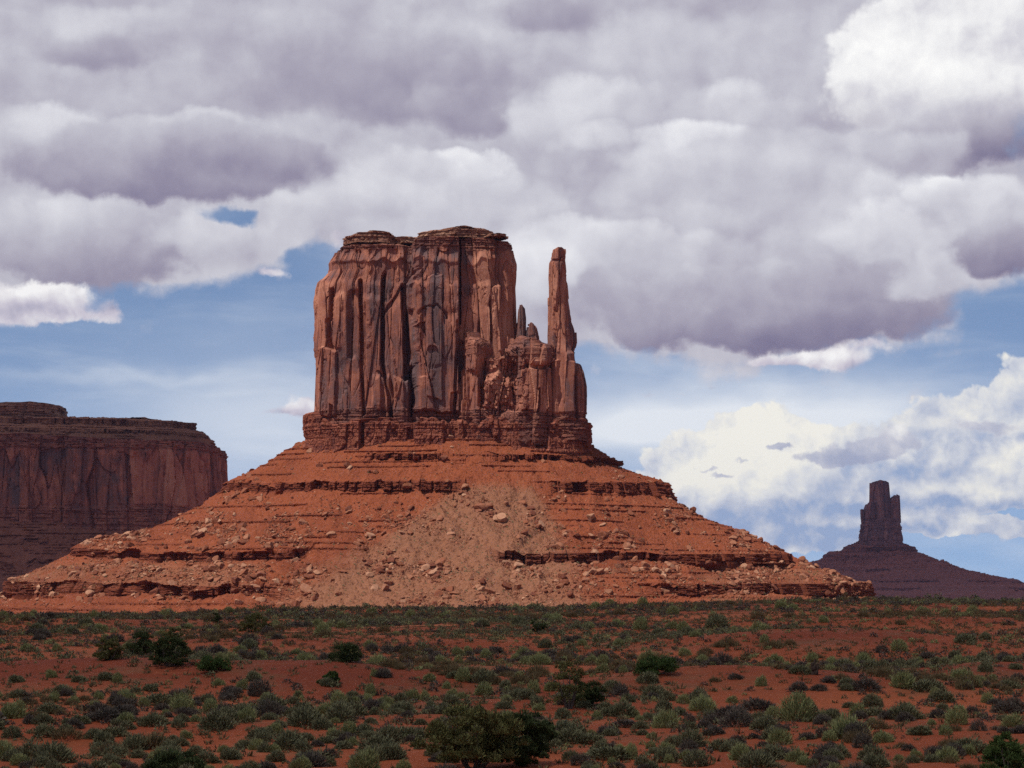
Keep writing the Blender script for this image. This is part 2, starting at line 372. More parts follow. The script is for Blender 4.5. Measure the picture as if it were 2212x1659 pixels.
def fracture(s, z, sx, sz, amp, tilt, groove, seed, wob=.5):
    x = s/sx + wob*fbm2(s/sx*.6+3.1, z/sz*1.6, 3, seed+5)*.5; y = z/sz + .3*fbm2(s/sx*.8, z/sz*.7, 2, seed+9)
    f1, f2, cx, cy_, dx, dy = cells(x, y, seed)
    r1, r2, r3 = rnd(cx, cy_, seed+1), rnd(cx, cy_, seed+2), rnd(cx, cy_, seed+3)
    return amp*(r1-.5)*2 + tilt*((r2-.5)*dx*2 + (r3-.5)*dy*1.2) - groove*(1-sst(f2-f1, .0, .10)), r1
def strata(z, s, y, thick, seed):
    zz = z/thick + .25*fbm2(s*.02, y*.02, 2, seed) + .5*vn2(z*.11, z*0+.5, seed+4)
    i = np.floor(zz); f = zz-i
    seg = np.floor(s/7 + 3*rnd(i, i*0, seed+6))
    r = rnd(i, np.zeros_like(i), seed+1)*.75 + rnd(i, seg, seed+2)*.45
    return r*(1-sst(f, .86, .99)*.8) - .5*sst(f, .0, .0001)*0, r
class Body:
    """closed rock body whose left and right edge follow lists of (x, z); top follows rim(x)"""
    def __init__(s, L, R, rim, yc, b, zb, N, rows, n=2.6, lean=0):
        s.__dict__.update(locals()); del s.__dict__['s']
        L = np.array(sorted(L, key=lambda p: p[1])); R = np.array(sorted(R, key=lambda p: p[1]))
        rim = np.array(sorted(rim)); zt = rim[:, 1].max()
        xl = lambda z: np.interp(z, L[:, 1], L[:, 0]); xr = lambda z: np.interp(z, R[:, 1], R[:, 0])
        zm = .5*(zb+zt); a0 = .5*(xr(zm)-xl(zm))
        th, arc = arc_param(a0, b, n, N)
        cs, sn = np.cos(th), np.sin(th)
        ux = np.sign(cs)*np.abs(cs)**(2/n); uy = -np.sign(sn)*np.abs(sn)**(2/n)
        t = np.linspace(0, 1, rows)[:, None]
        xt = .5*(xl(zt*.97)+xr(zt*.97)) + .5*(xr(zt*.97)-xl(zt*.97))*ux
        z = zb + t*(np.interp(xt, rim[:, 0], rim[:, 1])[None, :]-zb)
        a = .5*(xr(z)-xl(z)); c = .5*(xr(z)+xl(z))
        s.z = z; s.x = c + a*ux[None, :]; s.y = yc + (b + lean*(z-zb))*uy[None, :] + 0*z
        nx = np.sign(cs)*np.abs(cs)**(2-2/n)/a0; ny = -np.sign(sn)*np.abs(sn)**(2-2/n)/b
        l = np.hypot(nx, ny); s.nx = (nx/l)[None, :]+0*z; s.ny = (ny/l)[None, :]+0*z
        s.arc = arc[None, :] + (c-c.mean()) + 0*z; s.front = sst(-s.ny, .25, .6); s.a0 = a0
        s.tone = np.full(z.shape, .5); s.band = np.zeros(z.shape)
    def push(s, R):
        s.x = s.x + s.nx*R; s.y = s.y + s.ny*R
    def build(s, name, mat, parent, top_noise=1.0, rise=0.0, top_rows=14, seed=0, origin=(0, 0, 0)):
        rows, cols = s.z.shape
        X, Yv, Z = [s.x], [s.y], [s.z]; T, B = [s.tone], [s.band]
        cx, cyy = s.x[-1].mean(), s.y[-1].mean()
        for k in range(1, top_rows+1):
            f = 1-(k/top_rows)**1.0
            x = cx + (s.x[-1]-cx)*f; y = cyy + (s.y[-1]-cyy)*f
            zz = s.z[-1]*f**.25*1.0 + (1-f**.25)*s.z[-1].mean() + rise*(1-f) + top_noise*fbm2(x*.12, y*.12, 4, seed+31)*(1 if k > 0 else 0)
            X.append(x[None]); Yv.append(y[None]); Z.append(zz[None]); T.append(np.full((1, cols), .6)); B.append(np.full((1, cols), .8))
        P = np.stack([np.concatenate(A, 0) for A in (X, Yv, Z)], -1) - np.array(origin)
        n = P.shape[0]
        return mesh_obj(name, P.reshape(-1, 3), ring_quads(n, cols)[:, ::-1], mat, parent,
                        {'tone': np.concatenate(T, 0), 'band': np.concatenate(B, 0)})

# ------------------------------------------------------------------ the sunlit butte
YB = 1700.0
ORG = np.array([at(966, 1300, YB)[0], YB, -30.0])
MAT_CLIFF = cliff_material('red_sandstone', (0.2925, 0.1125, 0.0736), (0.1966, 0.0821, 0.0640), (0.1092, 0.0669, 0.0656), (0.3822, 0.1710, 0.1120))
MAT_BED = cliff_material('bedded_red_stone', (.40, .125, .06), (.29, .085, .05), (.17, .06, .045), (.48, .20, .11))
butte = empty('sandstone_butte', ORG, 'tall sunlit red sandstone butte with a thin rock finger above a boulder strewn slope', 'butte')
def zq(zx, zy, Y=YB):
    """close-up pixels of the tower -> metres"""
    return at(621.05 + np.asarray(zx)*.31739, 464.4 + np.asarray(zy)*.31739, Y)
def zl(pts, Y=YB):
    return [tuple(float(v) for v in zq(a, b, Y)) for a, b in pts]
ZM = .31739*YB/4607                                         # metres per close-up pixel
def to_zq(x, y, z):
    px, py = pix(x, y, z); a, b = (px-621.05)/.31739, (py-464.4)/.31739
    return a + 3.5*fbm2(a*.004, b*.009, 2, 61) + 1.5*fbm2(a*.02, b*.03, 2, 62), b + 22*fbm2(a*.018, b*.004, 2, 63)
def box(zx, zy, x0, x1, y0, y1, d=0.0, e=5, ey=8):
    """soft-edged panel, d = sideways drift from top to bottom"""
    sh = d*np.clip((zy-y0)/(y1-y0), 0, 1)
    return sst(zx-sh, x0-e, x0+e)*(1-sst(zx-sh, x1-e, x1+e))*sst(zy, y0-ey, y0+ey)*(1-sst(zy, y1-ey, y1+ey))
def detail(B, seed, big=3.0, med=1.3, small=.55, bands=()):
    """fractured relief shared by all the cliffs; bands = (z0, z1, strength) of bedded stone"""
    s, z = B.arc, B.z
    r = 0
    f, r1 = fracture(s, z, 24, 150, big*1.4, big*2.6, .7, seed, .07); r = r + f
    f, r2 = fracture(s, z, 10, 62, med*1.2, med*1.7, .6, seed+20, .08); r = r + f
    f, r3 = fracture(s, z, 3.6, 16, small*.8, small*1.4, .25, seed+40, .5); r = r + f*sst(fbm2(s*.03, z*.03, 2, seed+50), -.35, .35)
    r = r + fbm2(s*.05, z*.035, 3, seed+60)*.55 + fbm2(s*.4, z*.3, 3, seed+70)*.10
    B.tone = .5 + (r1-.5)*.34 + (r2-.5)*.34 + (r3-.5)*.26
    bl = 0*z
    for z0, z1, k in bands:
        zn = z + 2.0*fbm2(s*.05, z*.02, 2, seed+80)
        bl = np.maximum(bl, sst(zn, z0-3, z0+1)*(1-sst(zn, z1-1, z1+3))*k)
    st, r4 = strata(z, s, B.y, 2.3, seed+90); st2, r5 = strata(z, s, B.y, .95, seed+95)
    blk, r6 = fracture(s, z, 3.2, 2.6, .7, .6, .45, seed+99)
    r = r*(1-.45*bl) + bl*((st-.5)*2.6 + (st2-.5)*1.1 + blk*.8)
    q = 1.5; rs = r/q; ri = np.floor(rs); r = .42*r + .58*q*(ri + sst(rs-ri, .40, .60))      # flat broken faces with sharp steps
    j = np.abs(((s + 1.6*fbm2(s*.03, z*.008, 2, seed+101))/5.2) % 1 - .5); jm = sst(fbm2(s*.09, z*.02, 2, seed+103), .0, .3)
    r = r - .55*(1-sst(j, .0, .055))*jm*(1-bl)
    B.band = bl; B.tone = B.tone + bl*(r5-.5)*.4
    return r
# main block
L = zl([(338, 160), (310, 190), (283, 255), (300, 300), (275, 380), (280, 432), (252, 462), (205, 510), (190, 560), (185, 640), (190, 760), (186, 960), (200, 1010), (200, 1100), (190, 1310), (185, 1600)])
R = zl([(1478, 112), (1510, 150), (1537, 220), (1556, 290), (1556, 400), (1546, 500), (1550, 600), (1556, 750), (1570, 900), (1600, 1100), (1620, 1600)])
rim = zl([(250, 200), (310, 190), (400, 168), (480, 160), (600, 166), (720, 168), (850, 178), (885, 165), (905, 138), (1000, 120), (1200, 118), (1400, 114), (1480, 116), (1560, 130)])
rim = [(x, z*(YB-66)/YB - 1.6) for x, z in rim]
B = Body(L, R, rim, YB, 58, zq(0, 1560)[1], 1250, 620, n=5)
zx, zy = to_zq(B.x, B.y, B.z)
r = detail(B, 3, 1.5, .9, .42, bands=[(zq(0, 285)[1], 400, .95), (zq(0, 1700)[1], zq(0, 1370)[1], .9)])
hand = (5.5*box(zx, zy, 850, 1165, 60, 1330, 0, 4) - 5.0*box(zx, zy, 1165, 1700, 60, 1700, 0, 3)
        + 2.2*box(zx, zy, 950, 1052, 420, 1240, 0, 4) - 1.2*box(zx, zy, 905, 952, 640, 1100, 0, 4) - 1.6*box(zx, zy, 1055, 1165, 640, 700, 0, 4, 40)
        - 9*box(zx, zy, 480, 508, 455, 1010, 10, 5, 12) - 6*box(zx, zy, 492, 515, 1010, 1360, 18, 5) - 3.0*box(zx, zy, 408, 492, 520, 975, 0, 10, 20)
        - 8*box(zx, zy, 636, 664, 420, 1000, -8, 5, 30) - 7*box(zx, zy, 640, 662, 1000, 1390, 58, 5, 20)
        - 9*box(zx, zy, 770, 806, 470, 1110, 25, 6, 20) - 4*box(zx, zy, 800, 850, 640, 1000, 10, 5, 20) - 8*box(zx, zy, 826, 852, 1040, 1530, -6, 5, 20)
        - 5*box(zx, zy, 1172, 1180, 100, 760, 0, 4) - 5*box(zx, zy, 1388, 1404, 560, 930, 6, 4, 30) - 2.6*box(zx, zy, 1400, 1460, 250, 480, 0, 6)
        + 1.3*box(zx, zy, 1270, 1390, 630, 930, 0, 5, 40) + 1.5*box(zx, zy, 1460, 1560, 480, 930, 0, 6)
        - 9*box(zx, zy, 282, 310, 505, 700, -6, 6, 18) - 5*box(zx, zy, 262, 292, 700, 900, 10, 8)
        + 2.6*box(zx, zy, 300, 408, 555, 1000, 0, 14, 26)*(1-.6*sst(zy, 800, 1000)) + 2.5*box(zx, zy, 512, 636, 560, 1380, 0, 6, 30) + 2.6*box(zx, zy, 655, 780, 600, 1390, 20, 8, 60)
        + 5.0*box(zx, zy, 725, 838, 1108, 1400, 0, 6, 14) + 3.0*box(zx, zy, 580, 700, 1100, 1330, 0, 10, 26)
        + 4.0*box(zx, zy, 235, 335, 900, 1360, -10, 8, 12) - 3.0*box(zx, zy, 290, 312, 1290, 1380, 0, 5)
        - 3.5*sst((zx-862)/75-np.abs(zy-775)/40, .0, .12)*box(zx, zy, 860, 935, 700, 830, 0, 5, 10) - 2.2*(1-sst(np.hypot((zx-990)/46, (zy-945-.25*(zx-990))/58), .9, 1.0))*(zy < 945)
        + 1.6*box(zx, zy, 530, 800, 150, 300, 0, 20) - 3.5*box(zx, zy, 795, 850, 150, 470, 0, 10)
        - 5*box(zx, zy, 1150, 1168, 750, 1340, -25, 4, 20) - 3*box(zx, zy, 1110, 1160, 1200, 1560, 0, 6))
# sloping crack, arch and scar lines
dcr = np.abs((zx-770) + (zy-480)*.55)
hand = hand - 4.0*(1-sst(dcr, 6, 14))*box(zx, zy, 640, 800, 470, 690)
arch = np.hypot((zx-990)/90, (zy-690)/70)
hand = hand - 2.0*sst(arch, .96, 1.0)*(1-sst(arch, 1.0, 1.25))*(zy < 690)
# rounded tops of the left buttresses, overhanging rim
hand = hand - 1.0*sst(zy, 300, 240)*(zy > 60) - 1.5*sst(zy, 300, 330)*sst(zy, 480, 430)
B.push(r + hand*B.front - 2.4*sst(zy, 330, 230) - 2.4)
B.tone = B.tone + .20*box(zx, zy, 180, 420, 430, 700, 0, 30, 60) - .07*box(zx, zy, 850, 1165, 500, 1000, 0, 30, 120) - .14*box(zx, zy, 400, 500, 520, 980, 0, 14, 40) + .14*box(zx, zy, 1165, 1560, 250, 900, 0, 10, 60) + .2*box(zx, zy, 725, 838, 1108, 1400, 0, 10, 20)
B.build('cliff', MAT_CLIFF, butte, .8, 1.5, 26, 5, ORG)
# cap slabs and summit debris
def cap(pl, pr, top, yc, b, zb, seed, rows=60):
    Lc = zl(pl, yc); Rc = zl(pr, yc); tp = [(x, z-2.2) for x, z in zl(top, yc-b*.8)]; zb *= (yc-b)/YB
    C = Body(Lc, Rc, tp, yc, b, zb, 520, rows, n=2.4)
    st, r4 = strata(C.z, C.arc, C.y, 1.5, seed); f, r5 = fracture(C.arc, C.z, 4, 2.2, .8, .8, .4, seed+7)
    C.push((st-.5)*3.0 + f + fbm2(C.arc*.12, C.z*.1, 3, seed)*1.4); C.band[:] = .8; C.tone = r4*.5+.3
    C.build('cap_rock', MAT_CAP, butte, .7, -1.0, 16, seed, ORG)
MAT_CAP = cliff_material('cap_stone', (.34, .17, .11), (.24, .11, .075), (.12, .07, .055), (.46, .29, .20))
cap([(395, 175), (412, 118), (425, 100)], [(735, 180), (722, 120), (690, 96)], [(400, 116), (470, 106), (545, 102), (560, 92), (650, 90), (690, 98), (722, 116)], YB-30, 21, zq(0, 185)[1], 201)
cap([(900, 145), (960, 108), (1000, 82)], [(1400, 125), (1345, 105), (1285, 72)], [(985, 84), (1060, 74), (1110, 72), (1150, 64), (1210, 60), (1285, 70)], YB-22, 26, zq(0, 150)[1], 221)
cap([(1335, 128), (1345, 120)], [(1486, 128), (1478, 112)], [(1340, 119), (1400, 112), (1470, 109)], YB-38, 14, zq(0, 140)[1], 241, 20)
cap([(700, 190), (725, 138)], [(960, 160), (930, 130)], [(720, 136), (800, 134), (900, 140), (930, 128)], YB-20, 26, zq(0, 190)[1], 251, 30)
# shoulder between the block and the finger
L = zl([(1140, 1600), (1150, 1100), (1165, 760)]); R = zl([(1830, 1600), (1815, 1100), (1800, 860)])
rim = zl([(1150, 775), (1180, 768), (1200, 800), (1232, 798), (1240, 840), (1292, 846), (1300, 880), (1335, 900), (1345, 960), (1420, 975), (1432, 990), (1470, 960), (1480, 925), (1556, 892), (1562, 905), (1600, 900), (1612, 848), (1660, 836), (1700, 848), (1745, 868), (1790, 884), (1810, 960)])
rim = [(x, z*(YB-62)/YB) for x, z in rim]
B = Body(L, R, rim, YB-19, 44, zq(0, 1600)[1], 900, 420, n=3.4)
zx, zy = to_zq(B.x, B.y, B.z)
r = detail(B, 303, 1.9, 1.3, .8, bands=[(zq(0, 1700)[1], zq(0, 1385)[1], .9), (zq(0, 1030)[1], 300, .35)])
ledge = sst(zy, 860, 1040)
hand = (-7*box(zx, zy, 1330, 1580, 850, 1080, 0, 10, 30) - 5*box(zx, zy, 1440, 1570, 1000, 1330, 0, 14, 30) + 3*box(zx, zy, 1590, 1800, 880, 1010, 0, 20, 30) - 3.0*box(zx, zy, 1580, 1800, 1012, 1040, 0, 8, 6)
        + 2.0*box(zx, zy, 1590, 1690, 1040, 1320, 0, 6) - 7*box(zx, zy, 1782, 1802, 1040, 1360, 0, 4) - 6*box(zx, zy, 1306, 1346, 1000, 1290, -8, 5, 30) + 4*box(zx, zy, 1330, 1378, 1120, 1300, -10, 5, 10)
        + 3*box(zx, zy, 1445, 1510, 1120, 1270, 0, 10, 16) - 5*box(zx, zy, 1690, 1706, 1180, 1340, 0, 4) + 2.2*box(zx, zy, 1170, 1235, 1060, 1400, 0, 5) - 4*box(zx, zy, 1205, 1222, 1060, 1400, 0, 4) + 3*box(zx, zy, 1235, 1310, 850, 1060, 0, 8, 20))
rub, _ = fracture(B.arc, B.z, 3.4, 3.2, 1.8, 1.8, .5, 377)
hand = hand + rub*box(zx, zy, 1320, 1620, 850, 1330, 0, 40, 60)*.9
B.push(r + hand*B.front)
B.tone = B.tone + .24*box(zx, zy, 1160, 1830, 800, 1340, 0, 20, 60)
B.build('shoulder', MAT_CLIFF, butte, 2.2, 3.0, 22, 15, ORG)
# loose spires on the shoulder
def pinnacle(name, l, rr, top, yc, b, zb, seed, N=300, rows=240, amp=(.9, .7, .4), n=2.6, bands=(), top_noise=.5, rise=.6, extra=None):
    P_ = Body(zl(l, yc), zl(rr, yc), zl(top, yc-b*.4), yc, b, zb, N, rows, n=n)
    r = detail(P_, seed, *amp, bands=bands)
    if extra: r = r + extra(*to_zq(P_.x, P_.y, P_.z))*P_.front
    P_.push(r - .75*r.mean() - (-.3 if name == 'rock_finger' else 0)); P_.tone = P_.tone + .06
    return P_.build(name, MAT_CLIFF, butte, top_noise, rise, 10, seed, ORG)
pinnacle('pinnacle', [(1545, 1000), (1556, 820), (1566, 700), (1572, 640)], [(1640, 1000), (1622, 820), (1622, 700), (1612, 632)], [(1570, 640), (1578, 616), (1598, 614), (1614, 634)], YB-34, 6, zq(0, 1000)[1], 401)
pinnacle('pinnacle', [(1606, 960), (1618, 850), (1622, 790), (1632, 760)], [(1730, 960), (1706, 850), (1698, 800), (1690, 762)], [(1622, 772), (1640, 748), (1652, 738), (1672, 746), (1692, 768)], YB-42, 8, zq(0, 960)[1], 421, amp=(.8, 1.0, .8))
# the finger
def fx(zx, zy):
    return (-2.2*box(zx, zy, 1845, 1962, 380, 900, -20, 5, 40) + 2.0*box(zx, zy, 1805, 1850, 1000, 1600, 0, 5, 10) - 5*box(zx, zy, 1962, 1975, 1010, 1400, 4, 4)
            - 1.2*box(zx, zy, 1790, 1890, 306, 322, 0, 4, 3) + 2.4*box(zx, zy, 1890, 1950, 930, 1380, 0, 6, 12) - 2.5*box(zx, zy, 1820, 1834, 620, 960, 0, 4, 20))
pinnacle('rock_finger', [(1780, 1600), (1792, 1000), (1797, 640), (1794, 540), (1789, 420), (1793, 325), (1800, 308), (1804, 262), (1818, 240)],
         [(2045, 1600), (2030, 1390), (2022, 1170), (2005, 1080), (1985, 1018), (1956, 1008), (1946, 920), (1958, 870), (1955, 800), (1930, 730), (1915, 650), (1900, 540), (1890, 420), (1878, 312), (1886, 262), (1882, 240)],
         [(1815, 246), (1828, 234), (1850, 231), (1876, 236), (1884, 262)], YB-36, 17, zq(0, 1570)[1], 441, 520, 620, (1.1, .8, .4), n=2.7,
         bands=[(zq(0, 1700)[1], zq(0, 1385)[1], .9)], extra=fx)
# bedded plinth under the cliffs
L = zl([(100, 1660), (125, 1552), (110, 1500), (105, 1388), (130, 1372), (130, 1325)]); R = zl([(2090, 1660), (2072, 1580), (2064, 1440), (2040, 1425), (2030, 1385)])
rim = zl([(60, 1330), (125, 1326), (190, 1322), (212, 1368)] + [(x, 1402 + 30*math.sin(x*.021)*math.sin(x*.0057) + 14*math.sin(x*.093)) for x in range(240, 1960, 12)] + [(1980, 1385), (2100, 1390)])
rim = [(x, z*(YB-66)/YB) for x, z in rim]
MAT_PLINTH = cliff_material('bedded_plinth_stone', (0.2880, 0.0927, 0.0544), (0.2120, 0.0699, 0.0480), (0.1320, 0.0570, 0.0480), (0.3520, 0.1368, 0.0840))
B = Body(L, R, rim, YB-5, 61, zq(0, 1680)[1], 1500, 190, n=3.6)
zx, zy = to_zq(B.x, B.y, B.z)
st, r4 = strata(B.z, B.arc, B.y, 2.6, 501); st2, r5 = strata(B.z, B.arc, B.y, 1.1, 503)
f1_, r6 = fracture(B.arc, B.z, 11, 40, 2.2, 2.6, .9, 505); f2_, r7 = fracture(B.arc, B.z, 3.4, 6, .9, 1.0, .7, 507); f3_, r8 = fracture(B.arc, B.z, 1.5, 1.7, .45, .4, .3, 509)
B.push((st-.5)*1.2 + (st2-.5)*.5 - 2.6 + f1_*.75 + f2_*.7 + f3_*.7 + (-5*box(zx, zy, 484, 512, 1380, 1600) - 4*box(zx, zy, 815, 860, 1380, 1600) + 3*box(zx, zy, 860, 1060, 1380, 1600) - 3.5*box(zx, zy, 1100, 1160, 1380, 1600) - 4*box(zx, zy, 1690, 1780, 1380, 1600))*B.front)
B.tone = .56 + (r4-.5)*.4 + (r6-.5)*.3 + (r7-.5)*.3 + (r8-.5)*.25; B.band[:] = .55
B.build('plinth', MAT_PLINTH, butte, .6, 3.0, 10, 25, ORG)

# ------------------------------------------------------------------ slopes of fallen rock with hard ledges
def talus(name, parent, mat, origin, cx, yc, a, b, keys, nf, nb, masks, seed, gully=1.0, rough=1.0, fan=None):
    """keys: ((r, z) left, (r, z) right, (r, z) front, rows to the next, ledge weight); masks(px, k) -> 0..1 how much of ledge k is bare"""
    ph = np.concatenate([np.linspace(-.12*math.pi, 1.12*math.pi, nf, endpoint=False), np.linspace(1.12*math.pi, 1.88*math.pi, nb, endpoint=False)])
    cs, sn = np.cos(ph), np.sin(ph); den = np.sqrt((a*cs)**2+(b*sn)**2)
    ex, ey = cx + a*a*cs/den, yc - b*b*sn/den
    wf = np.maximum(sn, 0)**1.3; wr = .5+.5*cs
    RR, ZZ, LW, KI = [], [], [], []
    for i, k in enumerate(keys):
        r = lerp(lerp(k[0][0], k[1][0], wr), k[2][0], wf); z = lerp(lerp(k[0][1], k[1][1], wr), k[2][1], wf)
        if i:
            nrow = keys[i-1][3]
            for j in range(1, nrow+1):
                t = j/nrow; RR.append(lerp(pr, r, t)); ZZ.append(lerp(pz, z, t)); LW.append(keys[i-1][4]); KI.append(i-1+t)
        else: RR.append(r); ZZ.append(z); LW.append(0); KI.append(0)
        pr, pz = r, z
    RR, ZZ = np.array(RR), np.array(ZZ); LW = np.array(LW)[:, None]; KI = np.array(KI)
    # plain slope without the ledges: smooth the profile along each column
    n = len(KI); arc = np.cumsum(np.hypot(np.gradient(ex), np.gradient(ey)))[None, :] + 0*RR
    X = ex + RR*cs; Yv = yc*0 + ey - RR*sn
    px = pix(X, Yv, ZZ)[0]
    led = 0*RR
    for i, k in enumerate(keys[:-1]):
        if k[4] > 0:
            d = np.abs(KI-(i+.5))[:, None]; m = masks(px, i)*(1-(.92 if i < 9 else .3)*sst(fbm2(arc*.022, 0*arc+i*7.7, 3, seed+51+i), .78, .95))
            led = np.maximum(led, k[4]*m*(d <= .51))
            # cover bare faces with debris where the mask is off: spread the step over the neighbouring slope
            j0 = np.searchsorted(KI, i-.45); j1 = np.searchsorted(KI, i+1.45)-1
            tt = ((KI[j0:j1+1]-KI[j0])/(KI[j1]-KI[j0]))[:, None]
            zz_lin = lerp(ZZ[j0], ZZ[j1], tt); rr_lin = lerp(RR[j0], RR[j1], tt)
            mm = m[j0:j1+1]
            ZZ[j0:j1+1] = lerp(zz_lin, ZZ[j0:j1+1], mm); RR[j0:j1+1] = lerp(rr_lin, RR[j0:j1+1], mm)
    outr = np.clip(RR/120, 0, 1.6)
    ZZ = ZZ + outr*(1.1*fbm2(arc*.01, RR*.01, 3, seed+43) + .9*fbm2(arc*.045, RR*.02, 2, seed+44))
    # headlands and bays, gullies, blocky ledge faces with undercut
    sw = fbm2(arc*.012, RR*.004, 3, seed)*5*outr + fbm2(arc*.05, RR*.01, 3, seed+3)*1.8*np.clip(outr*2, .3, 1)
    f_, rc = fracture(arc*1.0, RR*.02, 5.5, 3, 1.0, 1.2, .9, seed+7); f2_, rc2 = fracture(arc, ZZ, 2.2, 1.8, .5, .4, .4, seed+9)
    blk = led*(f_*3.6 + f2_*1.2 + 2.2*fbm2(arc*.05, RR*0, 3, seed+41) + (strata(ZZ, arc, RR, 1.6, seed+11)[0]-.6)*1.6 + .8)
    lip = 0*RR
    RR2 = RR + sw*1.0 + blk*rough
    g = np.abs(fbm2(arc*.035 + .4*fbm2(arc*.02, RR*.02, 2, seed+13), RR*.008, 4, seed+15, .55))
    ZZ = ZZ + (1-led)*(gully*(.9-g*2.4)*np.clip(outr*1.5, .1, 1)*1.2)
    X = ex + RR2*cs; Yv = ey - RR2*sn
    rg = fbm2(X*.22, Yv*.22, 5, seed+17, .62)
    f1, f2, *_r = cells(X/2.6, (Yv+ZZ)/2.6, seed+19)
    lump = (1-sst(f1, .1, .42))*(rnd(_r[0], _r[1], seed+21) > .55)*rnd(_r[0], _r[1], seed+22)
    fanm = fan(*pix(X, Yv, ZZ)) if fan else 0*X
    ZZ = ZZ + (1-led)*rough*(rg*.45 + lump*(.9+.7*fanm))
    # thin hard beds that crop out between the main ledges
    bedz = ZZ + .6*fbm2(arc*.02, RR*.0, 2, seed+25); bi = np.floor(bedz/4.3); bf = bedz/4.3-bi
    bedk = (rnd(bi, np.floor(arc/34+bi*.7), seed+27) > .52)*(1-fanm)*(1-led)
    X = X + cs*bedk*1.5*rough*sst(bf, .55, .9)*(1-sst(bf, .93, .97)); Yv = Yv - sn*bedk*1.5*rough*sst(bf, .55, .9)*(1-sst(bf, .93, .97))
    P = np.stack([X, Yv, ZZ], -1)
    tone = np.clip(.5 + .25*fbm2(arc*.03, RR*.03, 4, seed+31) + .25*(rc2-.5)*led + .3*lump, 0, 1)
    o = mesh_obj(name, (P-np.array(origin)).reshape(-1, 3), ring_quads(n, len(ph)), mat, parent, {'tone': tone, 'ledge': led*np.ones_like(X), 'fan': fanm, 'bedk': bedk*sst(bf, .5, .9)})
    return o, P
def talus_material(name, soil, soil2, ledge, fan, rock, stone=1.0):
    m, b = material(name); p = coords(); t = attr('tone'); l = attr('ledge'); f = attr('fan')
    x = n3(p, .03, 6, .62)*.9 + (t - .5)*.8 + .05 + (n3(S.v('MULTIPLY', p, (1, .35, .30)), .11, 4, .6) - .5)*.6
    col = mixc(smooth(x, .30, .62), c4(*soil), c4(*soil2))
    fm = f*.9 + (n3(p, .035, 6, .68) - .5)*1.5
    col = mixc(smooth(fm, .12, .90)*.84, col, c4(*fan))
    # small stones
    v = S.node('ShaderNodeTexVoronoi'); S.put(v.inputs['Vector'], p); v.inputs['Scale'].default_value = .75
    sp = smooth(S(v.outputs['Distance']), .42, .22)*smooth(n3(p, .09, 4, .6) + f*.12, .47, .58)
    sr = S.node('ShaderNodeSeparateColor'); S.put(sr.inputs[0], S(v.outputs['Color']))
    col = mixc(sp*S(sr.outputs[0])*.8*stone, col, c4(*rock))
    lay = n3(S.v('MULTIPLY', p, (.03, .03, 1)), .9, 3, .7)
    lc = ramp(lay + (t - .5)*.5, [(.3, tuple(c*.42 for c in ledge)), (.5, tuple(c*.8 for c in ledge)), (.7, ledge)])
    col = mixc((l + attr('bedk')*.55).clamp()*.85, col, lc)
    col = scale_c(col, .78 + n3(p, .9, 4, .7)*.44)
    S.put(b.inputs['Base Color'], col)
    bump(b, n3(p, 1.2, 5, .7), .8, .7)
    return m
MAT_TALUS = talus_material('red_talus', (0.178, 0.0465, 0.0215), (0.2200, 0.0588, 0.0259), (0.1680, 0.0448, 0.0245), (0.222, 0.100, 0.057), (0.2880, 0.1330, 0.0828))
KEYS = [((-20, 136), (-20, 133), (-20, 134), 26, 0), ((0, 126), (0, 122), (0, 125), 40, 0),
        ((21, 115), (16, 112), (16, 112.5), 12, .9), ((21.5, 111), (16.5, 108), (16.5, 108.5), 60, 0),
        ((56, 94.5), (52, 95), (52, 89), 30, 1), ((57, 88.5), (58, 81), (53.5, 82.5), 74, 0), ((116, 57), (89, 63), (95, 57), 80, 0),
        ((174, 41), (166, 37), (152, 34), 26, 1), ((174, 35), (166.5, 29), (152, 27.5), 56, 0), ((216, 20), (200, 17.5), (188, 17), 22, 0),
        ((226, 15.5), (218, 12.5), (204, 10), 34, 1), ((225, 4), (218.5, 3.5), (204, 3.5), 40, 0), ((275, -10), (265, -9), (240, -8), 16, 0), ((400, -36), (390, -36), (350, -36), 1, 0)]
def bmasks(px, i):
    w = 40*fbm2(px*.01, px*0+i, 2, 900+i)
    if i == 2: return np.maximum(sst(px+w, 790, 830)*(1-sst(px+w, 960, 1000)), sst(px+w, 1080, 1130))*.9 + .1
    if i == 4: return np.clip((1-sst(px+w, 930, 990)) + sst(px+w, 1120, 1190), 0, 1)
    if i == 7: return np.clip((1-sst(px+w, 610, 690)) + sst(px+w, 1030, 1070), 0, 1)
    return np.clip((1-sst(px+w, 520, 620)) + sst(px+w, 1330, 1420)*.9, 0, 1)
def fan_mask(px, py):
    t = np.clip((py-1030)/270, 0, 1); c = 1090 - 150*t; w = 70 + 330*t
    d = np.abs(px-c)/w
    return (1-sst(d, .55, 1.15))*sst(py, 1010, 1080) + .55*sst(py, 1195, 1230)*(1-sst(py, 1262, 1275))*(1-sst(px, 500, 640)) + .45*sst(py, 1205, 1240)*sst(px, 1450, 1560)
cx_b = .5*(zq(105, 1500)[0]+zq(2070, 1500)[0])
slope, SLOPE_P = talus('talus_slope', butte, MAT_TALUS, ORG, cx_b, YB, (zq(2070, 1500)[0]-zq(105, 1500)[0])/2+2, 62, KEYS, 1500, 160, bmasks, 700, gully=2.3, rough=1.25, fan=fan_mask)
